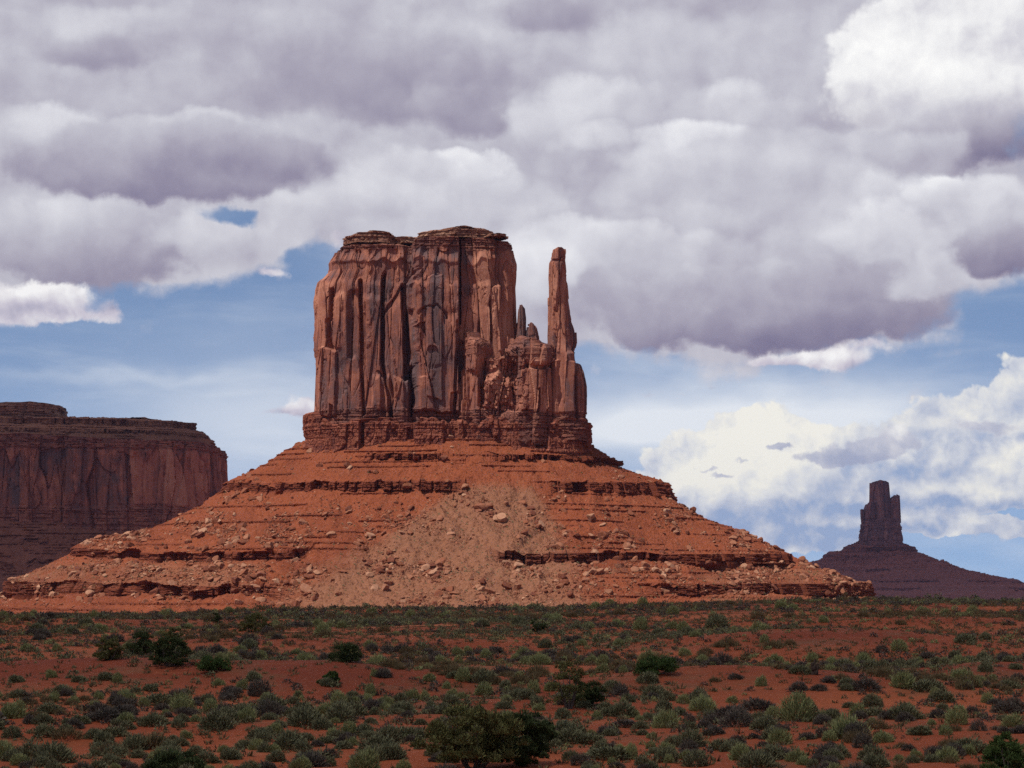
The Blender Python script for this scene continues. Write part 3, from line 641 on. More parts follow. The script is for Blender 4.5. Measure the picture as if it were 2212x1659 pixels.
# ------------------------------------------------------------------ desert floor: one sheet out to the horizon
MOUNDS = [(-24, 126, 13, 9, 1.35), (-9.5, 121, 9, 7, 1.0), (13.5, 119, 11, 8, .95), (25, 172, 13, 11, 1.1), (31.5, 136, 9, 8, 1.0), (3, 104, 9, 6, .5), (-20, 180, 16, 12, .6),
          (-13, 92, 8, 6, .35), (14, 90, 8, 6, .35), (47, 215, 18, 14, .7), (-45, 230, 20, 14, .7), (0, 215, 20, 14, .5), (40, 290, 30, 30, .55), (-60, 140, 18, 12, 1.2), (62, 150, 16, 12, 1.0)]
def ground_z(x, y):
    x, y = np.asarray(x, float), np.asarray(y, float)
    z = np.interp(y, [-400, -60, 0, 40, 65, 100, 140, 180, 230, 290, 325, 370, 450, 650, 1100, 3000, 60000],
                  [-30, -4, -3.2, -4.9, -5.35, -5.15, -4.45, -3.3, -1.85, -.75, -.85, -3.2, -11, -22, -31, -33, -33])
    m = 0*x
    for mx, my, rx, ry, h in MOUNDS:
        d = ((x-mx)/rx)**2 + ((y-my)/ry)**2
        m = m + h*np.exp(-d)
    near = sst(y, 30, 60)*(1-sst(y, 330, 420)); far = sst(y, 330, 700)
    z = z + near*(m + .35*fbm2(x*.035, y*.05, 4, 801) + .06*fbm2(x*.3, y*.3, 3, 811)) + far*2.2*fbm2(x*.004, y*.004, 4, 821)*(1-sst(y, 5000, 9000))
    z = z + near*.0115*(np.clip(x, -90, 60)-34)*sst(y, 180, 290)
    return z
ys = np.concatenate([np.linspace(-400, 30, 50, endpoint=False), np.arange(30, 340, .5), np.geomspace(340, 60000, 190)])
us = np.sign(np.linspace(-1, 1, 461))*np.abs(np.linspace(-1, 1, 461))**1.35
GY, GU = np.meshgrid(ys, us, indexing='ij')
GX = GU*np.maximum(260, np.abs(GY)*1.6)
GZ = ground_z(GX, GY)
MH = sum(h*np.exp(-((GX-mx)/(rx*.9))**2-((GY-(my-ry*.3))/(ry*.9))**2) for mx, my, rx, ry, h in MOUNDS)
def ground_material():
    m, b = material('red_sand'); p = coords()
    x = n3(p, .05, 5, .6)
    col = ramp(x, [(.30, SOIL[0]), (.50, SOIL[1]), (.68, SOIL[2])])
    col = mixc((attr('mound')*.75 + (n3(p, .12, 4) - .5)*.5).clamp(), col, c4(.165, .034, .017))
    wash = smooth(n3(S.v('MULTIPLY', p, (.05, .22, 1)), 1.0, 5, .62), .52, .66)
    col = mixc(wash*.35, col, c4(.37, .12, .055))
    fine = n3(p, 2.2, 5, .7)
    col = scale_c(col, .72 + fine*.56)
    v = S.node('ShaderNodeTexVoronoi'); S.put(v.inputs['Vector'], p); v.inputs['Scale'].default_value = 5.5
    peb = smooth(S(v.outputs['Distance']), .24, .14)*smooth(n3(p, .25, 3), .50, .62)
    col = mixc(peb*.5, col, c4(.36, .20, .14))
    # dry litter and low annuals between the shrubs
    lit = smooth(n3(p, .16, 5, .68), .52, .66)
    col = mixc(lit*.42, col, c4(.135, .085, .045))
    S.put(b.inputs['Base Color'], col)
    bump(b, n3(p, 1.6, 6, .7), .6, .12)
    return m
SOIL = [(.215, .048, .019), (.285, .066, .025), (.35, .094, .036)]
ground = tag(mesh_obj('ground', np.stack([GX, GY, GZ], -1).reshape(-1, 3), grid_quads(*GX.shape), ground_material(), None, {'mound': np.clip(MH, 0, 1)}, smooth=True), kind='structure')
# pale vehicle track across the middle flat
def ribbon(name, pts, w, mat):
    pts = np.array(pts, float); t = np.linspace(0, len(pts)-1, 160); cx = np.interp(t, range(len(pts)), pts[:, 0]); cyy = np.interp(t, range(len(pts)), pts[:, 1])
    cx = cx + .8*fbm2(t*.6, t*0, 2, 5)
    dx, dy = np.gradient(cx), np.gradient(cyy); l = np.hypot(dx, dy)
    off = np.linspace(-1, 1, 7)[None, :]*(w*(1+.25*fbm2(t*1.1, t*0, 2, 9)))[:, None]
    X = cx[:, None] - (dy/l)[:, None]*0*off; Yv = cyy[:, None] + off
    Z = ground_z(X, Yv) + .035
    m = tag(mesh_obj(name, np.stack([X, Yv, Z], -1).reshape(-1, 3), grid_quads(*X.shape), mat, smooth=True), kind='structure')
m, b = material('pale_track_dust'); p = coords()
S.put(b.inputs['Base Color'], scale_c(mixc(n3(p, .4, 4), c4(.40, .13, .06), c4(.33, .10, .045)), .8 + n3(p, 2, 4, .7)*.4))
ribbon('dirt_track', [(-31, 190), (-24, 193), (-18, 199), (-9, 207), (2, 212)], 1.3, m)
ribbon('dirt_track', [(-17, 152), (-12.5, 156), (-8, 160), (-3, 163)], 1.6, m)

# ------------------------------------------------------------------ far mesa on the left, far butte on the right, tip of a distant spire
def pxy(pts, Y): return [tuple(float(v) for v in at(a, b, Y)) for a, b in pts]
YM = 3250.0
MAT_MESA = cliff_material('shaded_mesa_stone', (.30, .115, .080), (.20, .082, .064), (.105, .066, .068), (.37, .17, .115), .03)
MAT_MESA_TOP = talus_material('mesa_top_slope', (.20, .085, .055), (.25, .11, .07), (.20, .09, .06), (.27, .19, .12), (.34, .22, .14))
morg = np.array([at(150, 1300, YM)[0], YM, -33.0])
mesa = empty('flat_topped_mesa', morg, 'broad flat topped dark mesa in cloud shade behind the left of the sunlit slope', 'mesa')
xl_, xr_ = at(-620, 1000, YM)[0], at(477, 1000, YM)[0]
L = [(xl_, -40), (xl_+30, 300)]; R = pxy([(482, 1160), (478, 1060), (476, 1000), (475, 975), (466, 953), (458, 945)], YM)
rim = pxy([(-700, 948), (0, 940), (60, 938), (150, 944), (330, 952), (420, 950), (480, 955), (500, 960)], YM-150)
B = Body(L, R, rim, YM, 170, at(0, 1170, YM)[1], 1250, 220, n=4.5)
zt = at(0, 985, YM)[1]
B.arc = B.arc*.55; zr = B.z; B.z = B.z*.6
r = detail(B, 1203, 2.6, 1.4, .6, bands=[(zt*.6, 999, .8), (0, at(0, 1105, YM)[1]*.6, .6)]); B.z = zr; B.arc = B.arc/.55
B.push(r*1.9); B.build('cliff', MAT_MESA, mesa, 2, 0, 8, 61, morg)
mcx, ma = .5*(xl_+xr_), .5*(xr_-xl_)
def full(px, i): return .75+.25*np.sign(fbm2(px*.02, px*0+i, 2, 60+i))
zz = lambda py, Y=YM-140: at(0, py, Y)[1]
dx = lambda n, Y=YM: n/4607*Y
keysM = [((-14, zz(935)),)*3 + (8, 0), ((-10, zz(950)),)*3 + (24, 0), ((-dx(27), zz(930)),)*3 + (8, .8), ((-dx(28.5), zz(924)),)*3 + (24, 0), ((-dx(58), zz(913)),)*3 + (8, .0), ((-dx(66), zz(912)),)*3 + (12, 1), ((-dx(65), zz(898)),)*3 + (10, 0), ((-dx(100), zz(895)),)*3 + (6, 0), ((-dx(180), zz(886)),)*3 + (1, 0)]
keysM = [tuple(k) for k in keysM]
def mesa_top():
    o, P = talus('upper_slope', mesa, MAT_MESA_TOP, morg, mcx, YM, ma, 170, keysM, 1100, 60, full, 1300, gully=1.6, rough=2.0)
    # close the top
    return o
def talus_sq(*a, **k): return talus(*a, **k)
mesa_top()
keysT = [((-30, zz(1105)),)*3 + (10, 0), ((0, zz(1128)),)*3 + (40, 0), ((dx(60), zz(1165)),)*3 + (6, .6), ((dx(61), zz(1169)),)*3 + (40, 0), ((dx(150), zz(1215)),)*3 + (6, .5), ((dx(151), zz(1219)),)*3 + (30, 0), ((dx(260), zz(1262)),)*3 + (16, 0), ((dx(430), -40),)*3 + (1, 0)]
MAT_MTAL = talus_material('mesa_talus', (.17, .064, .044), (.20, .076, .052), (.13, .05, .036), (.19, .10, .07), (.25, .15, .11))
talus('talus_slope', mesa, MAT_MTAL, morg, mcx, YM, ma+6, 178, keysT, 900, 60, full, 1350, gully=2.5, rough=2.6)
# slab standing on the mesa
L = pxy([(-330, 905), (-320, 868)], YM); R = pxy([(144, 902), (141, 884), (138, 866)], YM)
rim = pxy([(-340, 880), (-40, 884), (0, 877), (40, 869), (62, 865), (110, 867), (143, 866)], YM-100)
B = Body(L, R, rim, YM-10, 95, at(0, 905, YM-100)[1], 700, 60, n=3.2)
f1_, r1_ = fracture(B.arc, B.z, 14, 9, 2.2, 2.2, 1.2, 1401); B.push(f1_ - 2 + (strata(B.z, B.arc, B.y, 4, 1403)[0]-.5)*5); B.band[:] = .8; B.tone = .3+.5*r1_
B.build('cap_rock', MAT_CAP, mesa, 1.2, 1.5, 10, 71, morg)

YR = 8600.0
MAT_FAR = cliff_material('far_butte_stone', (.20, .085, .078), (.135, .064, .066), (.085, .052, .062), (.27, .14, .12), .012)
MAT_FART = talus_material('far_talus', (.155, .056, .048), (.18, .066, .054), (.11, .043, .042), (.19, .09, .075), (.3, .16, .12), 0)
forg = np.array([at(1900, 1300, YR)[0], YR, -33.0])
far = empty('distant_butte', forg, 'distant purple butte with one tall tower and lower side towers on the right horizon', 'butte')
def ftower(name, l, rr, top, yc, b, seed, rows=150, n=2.8):
    Bf = Body(pxy(l, YR), pxy(rr, YR), pxy(top, YR), yc, b, at(0, 1195, YR)[1], 420, rows, n=n)
    a_, z_ = Bf.arc, Bf.z; Bf.arc, Bf.z = a_/4.2, z_/4.2
    r = detail(Bf, seed, 1.4, .9, .5, bands=[(-99, at(0, 1120, YR)[1]/4.2, .45)]); Bf.arc, Bf.z = a_, z_
    Bf.push((r-r.mean())*3.4); return Bf.build(name, MAT_FAR, far, 3, 2, 8, seed, forg)
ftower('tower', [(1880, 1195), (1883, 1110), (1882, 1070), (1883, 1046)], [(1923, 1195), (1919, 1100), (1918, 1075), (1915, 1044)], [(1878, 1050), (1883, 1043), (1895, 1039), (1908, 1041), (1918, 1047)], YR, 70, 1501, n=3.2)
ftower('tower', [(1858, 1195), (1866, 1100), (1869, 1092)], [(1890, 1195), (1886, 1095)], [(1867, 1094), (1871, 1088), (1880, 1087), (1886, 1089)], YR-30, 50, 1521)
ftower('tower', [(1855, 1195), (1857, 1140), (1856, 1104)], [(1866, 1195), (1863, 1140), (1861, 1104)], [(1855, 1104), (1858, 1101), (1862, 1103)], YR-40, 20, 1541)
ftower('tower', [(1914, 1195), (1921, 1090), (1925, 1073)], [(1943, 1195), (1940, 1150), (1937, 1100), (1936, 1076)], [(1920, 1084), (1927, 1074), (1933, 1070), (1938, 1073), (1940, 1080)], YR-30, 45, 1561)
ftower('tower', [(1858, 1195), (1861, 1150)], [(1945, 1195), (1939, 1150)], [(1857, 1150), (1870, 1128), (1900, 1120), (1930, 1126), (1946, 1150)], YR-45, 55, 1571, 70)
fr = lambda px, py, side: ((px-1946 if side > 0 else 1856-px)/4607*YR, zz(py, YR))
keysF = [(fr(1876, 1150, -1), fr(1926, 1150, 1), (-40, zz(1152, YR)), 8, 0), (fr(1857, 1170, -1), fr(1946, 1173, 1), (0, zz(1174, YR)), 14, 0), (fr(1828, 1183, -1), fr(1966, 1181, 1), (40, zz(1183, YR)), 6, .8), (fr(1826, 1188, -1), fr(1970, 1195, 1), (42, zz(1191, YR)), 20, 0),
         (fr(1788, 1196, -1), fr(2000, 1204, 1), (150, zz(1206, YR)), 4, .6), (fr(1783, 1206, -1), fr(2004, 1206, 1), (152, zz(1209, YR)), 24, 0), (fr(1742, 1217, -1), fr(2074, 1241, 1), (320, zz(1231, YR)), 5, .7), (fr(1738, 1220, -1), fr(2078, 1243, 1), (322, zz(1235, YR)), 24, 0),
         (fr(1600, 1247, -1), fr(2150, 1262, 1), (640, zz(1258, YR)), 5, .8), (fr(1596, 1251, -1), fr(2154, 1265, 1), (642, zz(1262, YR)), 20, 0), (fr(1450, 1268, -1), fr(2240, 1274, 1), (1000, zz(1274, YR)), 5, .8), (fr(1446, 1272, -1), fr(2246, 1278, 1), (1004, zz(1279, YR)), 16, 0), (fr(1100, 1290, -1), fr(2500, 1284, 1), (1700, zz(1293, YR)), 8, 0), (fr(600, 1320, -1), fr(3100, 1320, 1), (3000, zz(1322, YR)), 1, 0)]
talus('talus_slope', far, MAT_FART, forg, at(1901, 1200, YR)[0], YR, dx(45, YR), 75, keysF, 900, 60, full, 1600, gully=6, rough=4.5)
# small far spire whose tip shows over the right slope
YS = 9500.0
sorg = np.array([at(1480, 1300, YS)[0], YS, -33.0])
spire = empty('distant_spire', sorg, 'tiny grey tip of a far rock spire peeping over the sunlit slope', 'rock spire')
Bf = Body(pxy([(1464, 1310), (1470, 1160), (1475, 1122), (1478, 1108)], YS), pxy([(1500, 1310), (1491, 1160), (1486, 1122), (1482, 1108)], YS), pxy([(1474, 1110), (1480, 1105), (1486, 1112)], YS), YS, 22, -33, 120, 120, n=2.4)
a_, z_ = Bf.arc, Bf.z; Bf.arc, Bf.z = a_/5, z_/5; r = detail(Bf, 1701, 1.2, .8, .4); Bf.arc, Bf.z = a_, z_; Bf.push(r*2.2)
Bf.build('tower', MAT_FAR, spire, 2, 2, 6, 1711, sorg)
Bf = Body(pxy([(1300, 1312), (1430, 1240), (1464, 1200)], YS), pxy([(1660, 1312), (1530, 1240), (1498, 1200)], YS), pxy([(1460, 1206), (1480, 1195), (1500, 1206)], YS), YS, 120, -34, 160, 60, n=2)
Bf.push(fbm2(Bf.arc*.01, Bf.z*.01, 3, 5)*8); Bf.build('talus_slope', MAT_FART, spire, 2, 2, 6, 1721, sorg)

# ------------------------------------------------------------------ clouds overhead that shade the desert, the mesa and the far butte
def cloud_material(thin):
    m, b = material('cloud_white'); nt = m.node_tree; nt.nodes.remove(b)
    d = S.node('ShaderNodeBsdfDiffuse'); d.inputs[0].default_value = (.9, .9, .92, 1)
    t = S.node('ShaderNodeBsdfTranslucent'); t.inputs[0].default_value = (.9, .9, .93, 1)
    mx = S.node('ShaderNodeMixShader'); mx.inputs[0].default_value = .45
    nt.links.new(d.outputs[0], mx.inputs[1]); nt.links.new(t.outputs[0], mx.inputs[2])
    tr = S.node('ShaderNodeBsdfTransparent'); mx2 = S.node('ShaderNodeMixShader'); mx2.inputs[0].default_value = thin       # thin enough for a little sun to filter through
    nt.links.new(mx.outputs[0], mx2.inputs[1]); nt.links.new(tr.outputs[0], mx2.inputs[2]); mx = mx2
    nt.links.new(mx.outputs[0], nt.nodes['Material Output'].inputs[0]); return m

def cloud(target, rx, ry, rz, h, seed, thin):
    bm = bmesh.new(); bmesh.ops.create_icosphere(bm, subdivisions=6, radius=1)
    V = np.array([v.co[:] for v in bm.verts]); Q = np.array([[v.index for v in f.verts] for f in bm.faces]); bm.free()
    n = fbm3(V[:, 0]*2.2+seed, V[:, 1]*2.2, V[:, 2]*2.2, 5, seed, .55)
    r = 1 + .16*n
    P = V*r[:, None]*np.array([rx, ry, rz]); P[:, 2] = np.where(P[:, 2] < 0, P[:, 2]*.35, P[:, 2])
    c = np.array(target) + np.array(TO_SUN)*(h/TO_SUN.z)
    return tag(mesh_obj('cloud', P, Q, cloud_material(thin), None, smooth=True, loc=c), kind='structure')
cloud((0, 120, 0), 900, 640, 260, 3600, 31, .51)
cloud((-1290, 3300, 0), 880, 900, 260, 3600, 47, .28)
cloud((1900, 8000, 0), 2000, 2500, 400, 4200, 53, .26)
# ------------------------------------------------------------------ where a point of the photograph meets the ground
_YY = np.concatenate([np.arange(40, 340, .4)])
def on_ground(px, py):
    x, z = at(px, py, _YY); h = ground_z(x, _YY)
    k = np.nonzero(z <= h)[0]
    i = k[0] if len(k) else np.argmin(np.abs(z-h))
    return np.array([x[i], _YY[i], ground_z(x[i], _YY[i])])
def zone(px, py):
    if py < 1345: return 'on the far rise under the butte'
    if py < 1415: return 'behind the dark left junipers' if px < 800 else ('on the flat behind the thin juniper' if px < 1500 else 'on the flat far behind the stump')
    if py < 1500: return 'on the mounds below the left junipers' if px < 700 else ('on the mound beyond the biggest juniper' if px < 1450 else 'around the dead stump')
    if px < 420: return 'in front at the bottom left corner'
    if px < 890: return 'in front, left of the biggest juniper'
    if px < 1500: return 'in front, right beside the biggest juniper'
    return 'in front, far right of the biggest juniper'
# ------------------------------------------------------------------ shrubs
def blades(n, w, d, h, ln, wd, up, seed, shell=.5, lumps=5, droop=0):
    """n narrow leaf blades filling a lumpy dome w x d x h; returns verts, quads, tone, tip"""
    g = np.random.default_rng(seed)
    u = g.normal(size=(n, 3)); u[:, 2] = np.abs(u[:, 2])*.9; u /= np.linalg.norm(u, axis=1)[:, None]
    lc = g.normal(size=(lumps, 3)); lc[:, 2] = np.abs(lc[:, 2]); lc /= np.linalg.norm(lc, axis=1)[:, None]
    near = (u @ lc.T).max(1)
    rad = (shell + (1-shell)*g.random(n)**.6)*(.74 + .34*sst(near, .55, 1))
    p = u*rad[:, None]*np.array([w/2, d/2, h]); p[:, 2] = np.maximum(p[:, 2]-ln*.3, 0.0)
    dr = u + np.array([0, 0, up]) + g.normal(size=(n, 3))*.45; dr[:, 2] -= droop; dr /= np.linalg.norm(dr, axis=1)[:, None]
    sd = np.cross(dr, g.normal(size=(n, 3))); sd /= np.linalg.norm(sd, axis=1)[:, None]
    L_ = ln*(.6+.8*g.random(n))[:, None]; W_ = wd*(.6+.8*g.random(n))[:, None]
    V = np.stack([p-sd*W_*.5, p+sd*W_*.5, p+dr*L_+sd*W_*.22, p+dr*L_-sd*W_*.22], 1)
    tone = np.repeat(np.clip(.5 + .30*g.normal(size=n) + .45*(near-.8), 0, 1), 4)
    tip = np.tile([0, 0, 1, 1], n)*np.repeat(.4+.6*g.random(n), 4)
    return V.reshape(-1, 3), np.arange(4*n).reshape(-1, 4), tone, tip
def leaf_material(name, dark, light, tipc, var=.35):
    m, b = material(name); b.inputs['Roughness'].default_value = .8
    t = attr('tone'); tp = attr('tip'); r = objrand(); s = attr('plant')
    col = mixc((t + (r - .5)*var + (s - .5)*var*1.4).clamp(), c4(*dark), c4(*light))
    col = mixc(tp*.62, col, c4(*tipc))
    S.put(b.inputs['Base Color'], col)
    b.inputs['Subsurface Weight'].default_value = 0
    return m
KINDS = {  # name: (material, blade args, colour words, category)
 'sagebrush': (leaf_material('sage_leaves', (.068, .068, .032), (.172, .164, .084), (.295, .275, .155)), 'grey green', dict(ln=.11, wd=.030, up=.55)),
 'blackbrush': (leaf_material('blackbrush_twigs', (.048, .036, .029), (.115, .092, .070), (.20, .165, .13)), 'dark grey brown', dict(ln=.13, wd=.022, up=.35)),
 'rabbitbrush': (leaf_material('rabbitbrush_leaves', (.11, .12, .045), (.26, .265, .105), (.42, .41, .19)), 'pale yellow green', dict(ln=.15, wd=.024, up=1.1)),
 'bunchgrass': (leaf_material('dry_grass_blades', (.085, .058, .027), (.165, .118, .055), (.24, .18, .095)), 'tawny olive', dict(ln=.24, wd=.016, up=1.6)),
}
PROTO = {}
for ki, (k, (mat, _c, kw)) in enumerate(KINDS.items()):
    PROTO[k] = []
    for v in range(5):
        n = {'sagebrush': 1500, 'blackbrush': 1300, 'rabbitbrush': 1400, 'bunchgrass': 700}[k]
        h = {'sagebrush': .46, 'blackbrush': .46, 'rabbitbrush': .62, 'bunchgrass': .38}[k]*(.85+.1*v)
        V, Q, t, tp = blades(n, 1, 1, h, seed=ki*50+v, lumps=4+v, **kw)
        me = mesh_obj('tmp', V, Q, mat, None, {'tone': t, 'tip': tp, 'plant': np.full(len(V), .5)})
        PROTO[k].append(me.data); me.data.name = k; bpy.data.objects.remove(me)
size_word = lambda s: 'small' if s < .75 else ('mid sized' if s < 1.25 else 'broad')
def shrub(kind, x, y, w, h=None, px=None, py=None, g=random):
    o = bpy.data.objects.new(kind, g.choice(PROTO[kind])); COL.objects.link(o)
    o.location = (x, y, float(ground_z(x, y))-.03); f = w if h is None else h/.62
    o.scale = (w, w*g.uniform(.8, 1.1), f); o.rotation_euler = (0, 0, g.uniform(0, 6.28))
    noun = {'sagebrush': 'sagebrush', 'blackbrush': 'twiggy brush', 'rabbitbrush': 'rounded brush', 'bunchgrass': 'bunch of dry grass'}[kind]
    return tag(o, '%s %s %s %s' % (size_word(w), KINDS[kind][1], noun, zone(px, py)), 'grass' if kind == 'bunchgrass' else 'shrub', {'sagebrush': 'grey green sagebrush over the red desert floor', 'blackbrush': 'dark twiggy brush over the red desert floor', 'rabbitbrush': 'yellow green brush over the red desert floor', 'bunchgrass': 'dry grass tufts over the red desert floor'}[kind])
G = random.Random(5)
a6 = lambda x, y: (x*.3418, 1269+y*.3418); a7 = lambda x, y: (756+x*.3418, 1269+y*.3418); a8 = lambda x, y: (1458+x*.3413, 1269+y*.3413)
HAND = []
for fn, lst in ((a6, [('sagebrush', 1930, 880, 240, 110), ('sagebrush', 2150, 850, 190, 110), ('sagebrush', 970, 870, 190, 85), ('sagebrush', 715, 935, 215, 75), ('sagebrush', 1005, 745, 210, 75), ('rabbitbrush', 795, 855, 130, 60), ('blackbrush', 560, 780, 95, 55), ('sagebrush', 665, 585, 120, 60),
        ('rabbitbrush', 742, 605, 66, 45), ('sagebrush', 495, 597, 110, 50), ('blackbrush', 1440, 700, 130, 80), ('sagebrush', 1310, 725, 110, 60), ('blackbrush', 1415, 815, 105, 80), ('rabbitbrush', 1545, 850, 130, 85), ('sagebrush', 310, 800, 180, 70), ('rabbitbrush', 625, 710, 56, 52), ('blackbrush', 1230, 750, 90, 50),
        ('rabbitbrush', 1745, 765, 100, 55), ('sagebrush', 2070, 620, 110, 70), ('rabbitbrush', 1730, 930, 100, 60), ('sagebrush', 1640, 960, 150, 70), ('sagebrush', 2080, 985, 180, 60), ('bunchgrass', 420, 960, 250, 70), ('bunchgrass', 950, 1010, 330, 100), ('bunchgrass', 690, 1060, 220, 80), ('bunchgrass', 330, 1060, 220, 80), ('sagebrush', 1300, 1110, 170, 70),
        ('rabbitbrush', 120, 1130, 140, 50), ('sagebrush', 1550, 1020, 140, 50), ('blackbrush', 1180, 800, 150, 55), ('blackbrush', 590, 840, 150, 50), ('blackbrush', 730, 810, 130, 55), ('sagebrush', 1460, 1085, 150, 50), ('sagebrush', 1960, 1090, 260, 60), ('sagebrush', 1600, 595, 90, 70), ('rabbitbrush', 1530, 650, 75, 55)]),
    (a7, [('sagebrush', 180, 1060, 260, 110), ('rabbitbrush', 230, 748, 92, 60), ('rabbitbrush', 130, 680, 78, 58), ('sagebrush', 1660, 1075, 330, 90), ('sagebrush', 1520, 985, 220, 60), ('rabbitbrush', 1780, 1095, 80, 70), ('sagebrush', 1410, 935, 170, 75), ('sagebrush', 1655, 650, 120, 72), ('sagebrush', 1755, 725, 110, 60), ('sagebrush', 1985, 780, 110, 80),
        ('rabbitbrush', 2110, 735, 90, 50), ('sagebrush', 1345, 830, 120, 70), ('rabbitbrush', 610, 640, 60, 44), ('rabbitbrush', 472, 715, 56, 46), ('rabbitbrush', 645, 705, 70, 55), ('sagebrush', 510, 775, 80, 60), ('blackbrush', 130, 780, 95, 60), ('sagebrush', 1890, 610, 150, 70), ('blackbrush', 1750, 880, 200, 60), ('blackbrush', 30, 735, 70, 58), ('rabbitbrush', 1165, 670, 90, 62),
        ('rabbitbrush', 1270, 660, 80, 56), ('sagebrush', 850, 600, 150, 80), ('blackbrush', 1630, 930, 120, 55), ('sagebrush', 660, 575, 110, 45), ('sagebrush', 985, 640, 80, 55), ('bunchgrass', 100, 1110, 160, 60), ('blackbrush', 1450, 1130, 130, 70)]),
    (a8, [('sagebrush', 1090, 622, 115, 62), ('sagebrush', 1600, 655, 210, 74), ('sagebrush', 1690, 725, 190, 72), ('rabbitbrush', 1790, 870, 150, 78), ('rabbitbrush', 1710, 938, 95, 52), ('rabbitbrush', 940, 842, 90, 52), ('blackbrush', 545, 780, 250, 100), ('sagebrush', 570, 900, 200, 100), ('sagebrush', 1090, 955, 210, 110), ('sagebrush', 1265, 1140, 200, 100),
        ('sagebrush', 1560, 930, 170, 60), ('sagebrush', 295, 1035, 170, 70), ('rabbitbrush', 545, 625, 70, 55), ('sagebrush', 790, 550, 150, 60), ('rabbitbrush', 995, 500, 100, 60), ('sagebrush', 1840, 350, 140, 60), ('sagebrush', 270, 260, 150, 80), ('sagebrush', 1965, 535, 100, 60), ('blackbrush', 180, 770, 90, 80), ('blackbrush', 770, 785, 90, 60), ('sagebrush', 1860, 1040, 230, 80),
        ('rabbitbrush', 160, 1085, 60, 52), ('sagebrush', 1000, 1090, 130, 70), ('blackbrush', 1920, 910, 110, 64), ('blackbrush', 670, 1080, 180, 90), ('sagebrush', 150, 735, 120, 90), ('sagebrush', 1250, 760, 130, 80), ('rabbitbrush', 1475, 790, 80, 55), ('blackbrush', 2100, 800, 180, 80), ('sagebrush', 2110, 640, 150, 60), ('rabbitbrush', 1980, 730, 90, 50)])):
    for (k, zx, zy, w, h) in lst:
        px, py = fn(zx, zy); s = fn(1, 0)[0]-fn(0, 0)[0]
        p = on_ground(px, py); m = p[1]/4607*s
        HAND.append((k, p[0], p[1], w*m, h*m*1.15, px, py))
# random cover: denser on the flats, thin on the open mounds
N_TRY = 73000
yy = np.sqrt(RNG.random(N_TRY)*(318**2-46**2)+46**2); xx = (RNG.random(N_TRY)*2-1)*(yy*.28+14)
dens = sst(fbm2(xx*.06, yy*.05, 3, 901), -.75, .55)*.75 + .22
for mx, my, rx, ry, h in MOUNDS[:6]:
    d = ((xx-mx)/rx)**2 + ((yy-(my-ry*.35))/ry)**2
    dens = dens*(1-.74*np.exp(-d*1.5)*min(1, h))
dens = dens*np.interp(yy, [50, 100, 140, 190, 240, 280, 320], [.48, .72, .84, .66, .46, .42, .46])
dens = dens*(1-.85*((np.abs(xx+1.0) < 3.0) & (yy < 74) & (yy > 58)))
keep = RNG.random(N_TRY) < dens
xx, yy = xx[keep], yy[keep]; n = len(xx)
sz = np.clip(np.exp(RNG.normal(-.80, .46, n))*np.interp(yy, [60, 110, 150, 300], [1, .92, .95, 1.2]), .16, 1.5)
kn = fbm2(xx*.05+9, yy*.05, 3, 911) + RNG.normal(0, .35, n) - .28*sst(yy, 120, 190)
kk = np.where(kn > .22, 0, np.where(kn > -.50, 1, 3)); kk = np.where(RNG.random(n) < .13, 2, kk)
zz_ = ground_z(xx, yy); PX, PY = pix(xx, yy, zz_)
app = sz/yy*np.where((PX > -15) & (PX < 2227), 1, .01)
names = list(KINDS)
hand_n = {k: sum(1 for h in HAND if h[0] == k) for k in names}
def lowpoly(kind, sel):
    """the many far ones as one ground cover"""
    Vs, Qs, Ts, Tp, Pl = [], [], [], [], []; base = 0
    temps = [blades({0: 84, 1: 80, 2: 84, 3: 50}[names.index(kind)], 1, 1, .62, seed=700+v, lumps=4, **{**KINDS[kind][2], 'wd': .10, 'ln': .15}) for v in range(6)]
    for i in sel:
        V, Q, t, tp = temps[RNG.integers(6)]
        a = RNG.random()*6.28; s = sz[i]; c, sn = math.cos(a), math.sin(a)
        W = np.stack([(V[:, 0]*c-V[:, 1]*sn)*s+xx[i], (V[:, 0]*sn+V[:, 1]*c)*s+yy[i], V[:, 2]*s*RNG.uniform(.7, 1.1)+zz_[i]-.02], -1)
        Vs.append(W); Qs.append(Q+base); Ts.append(t); Tp.append(tp); Pl.append(np.full(len(V), RNG.random())); base += len(V)
    return mesh_obj(kind + '_cover', np.concatenate(Vs), np.concatenate(Qs), KINDS[kind][0], None, {'tone': np.concatenate(Ts), 'tip': np.concatenate(Tp), 'plant': np.concatenate(Pl)})
for (k, x, y, w, h, px, py) in HAND: shrub(k, x, y, w, h, px, py, G)
for ki, k in enumerate(names):
    idx = np.nonzero(kk == ki)[0]; idx = idx[np.argsort(-app[idx])]
    m = {'sagebrush': 300, 'blackbrush': 300, 'rabbitbrush': 300, 'bunchgrass': 200}[k] - hand_n[k]
    for i in idx[:m]: shrub(k, float(xx[i]), float(yy[i]), float(sz[i]), None, float(PX[i]), float(PY[i]), G)
    if len(idx) > m:
        o = lowpoly(k, idx[m:]); tag(o, 'countless smaller %s plants scattered to the far rise' % KINDS[k][1], 'ground cover', kind='stuff')

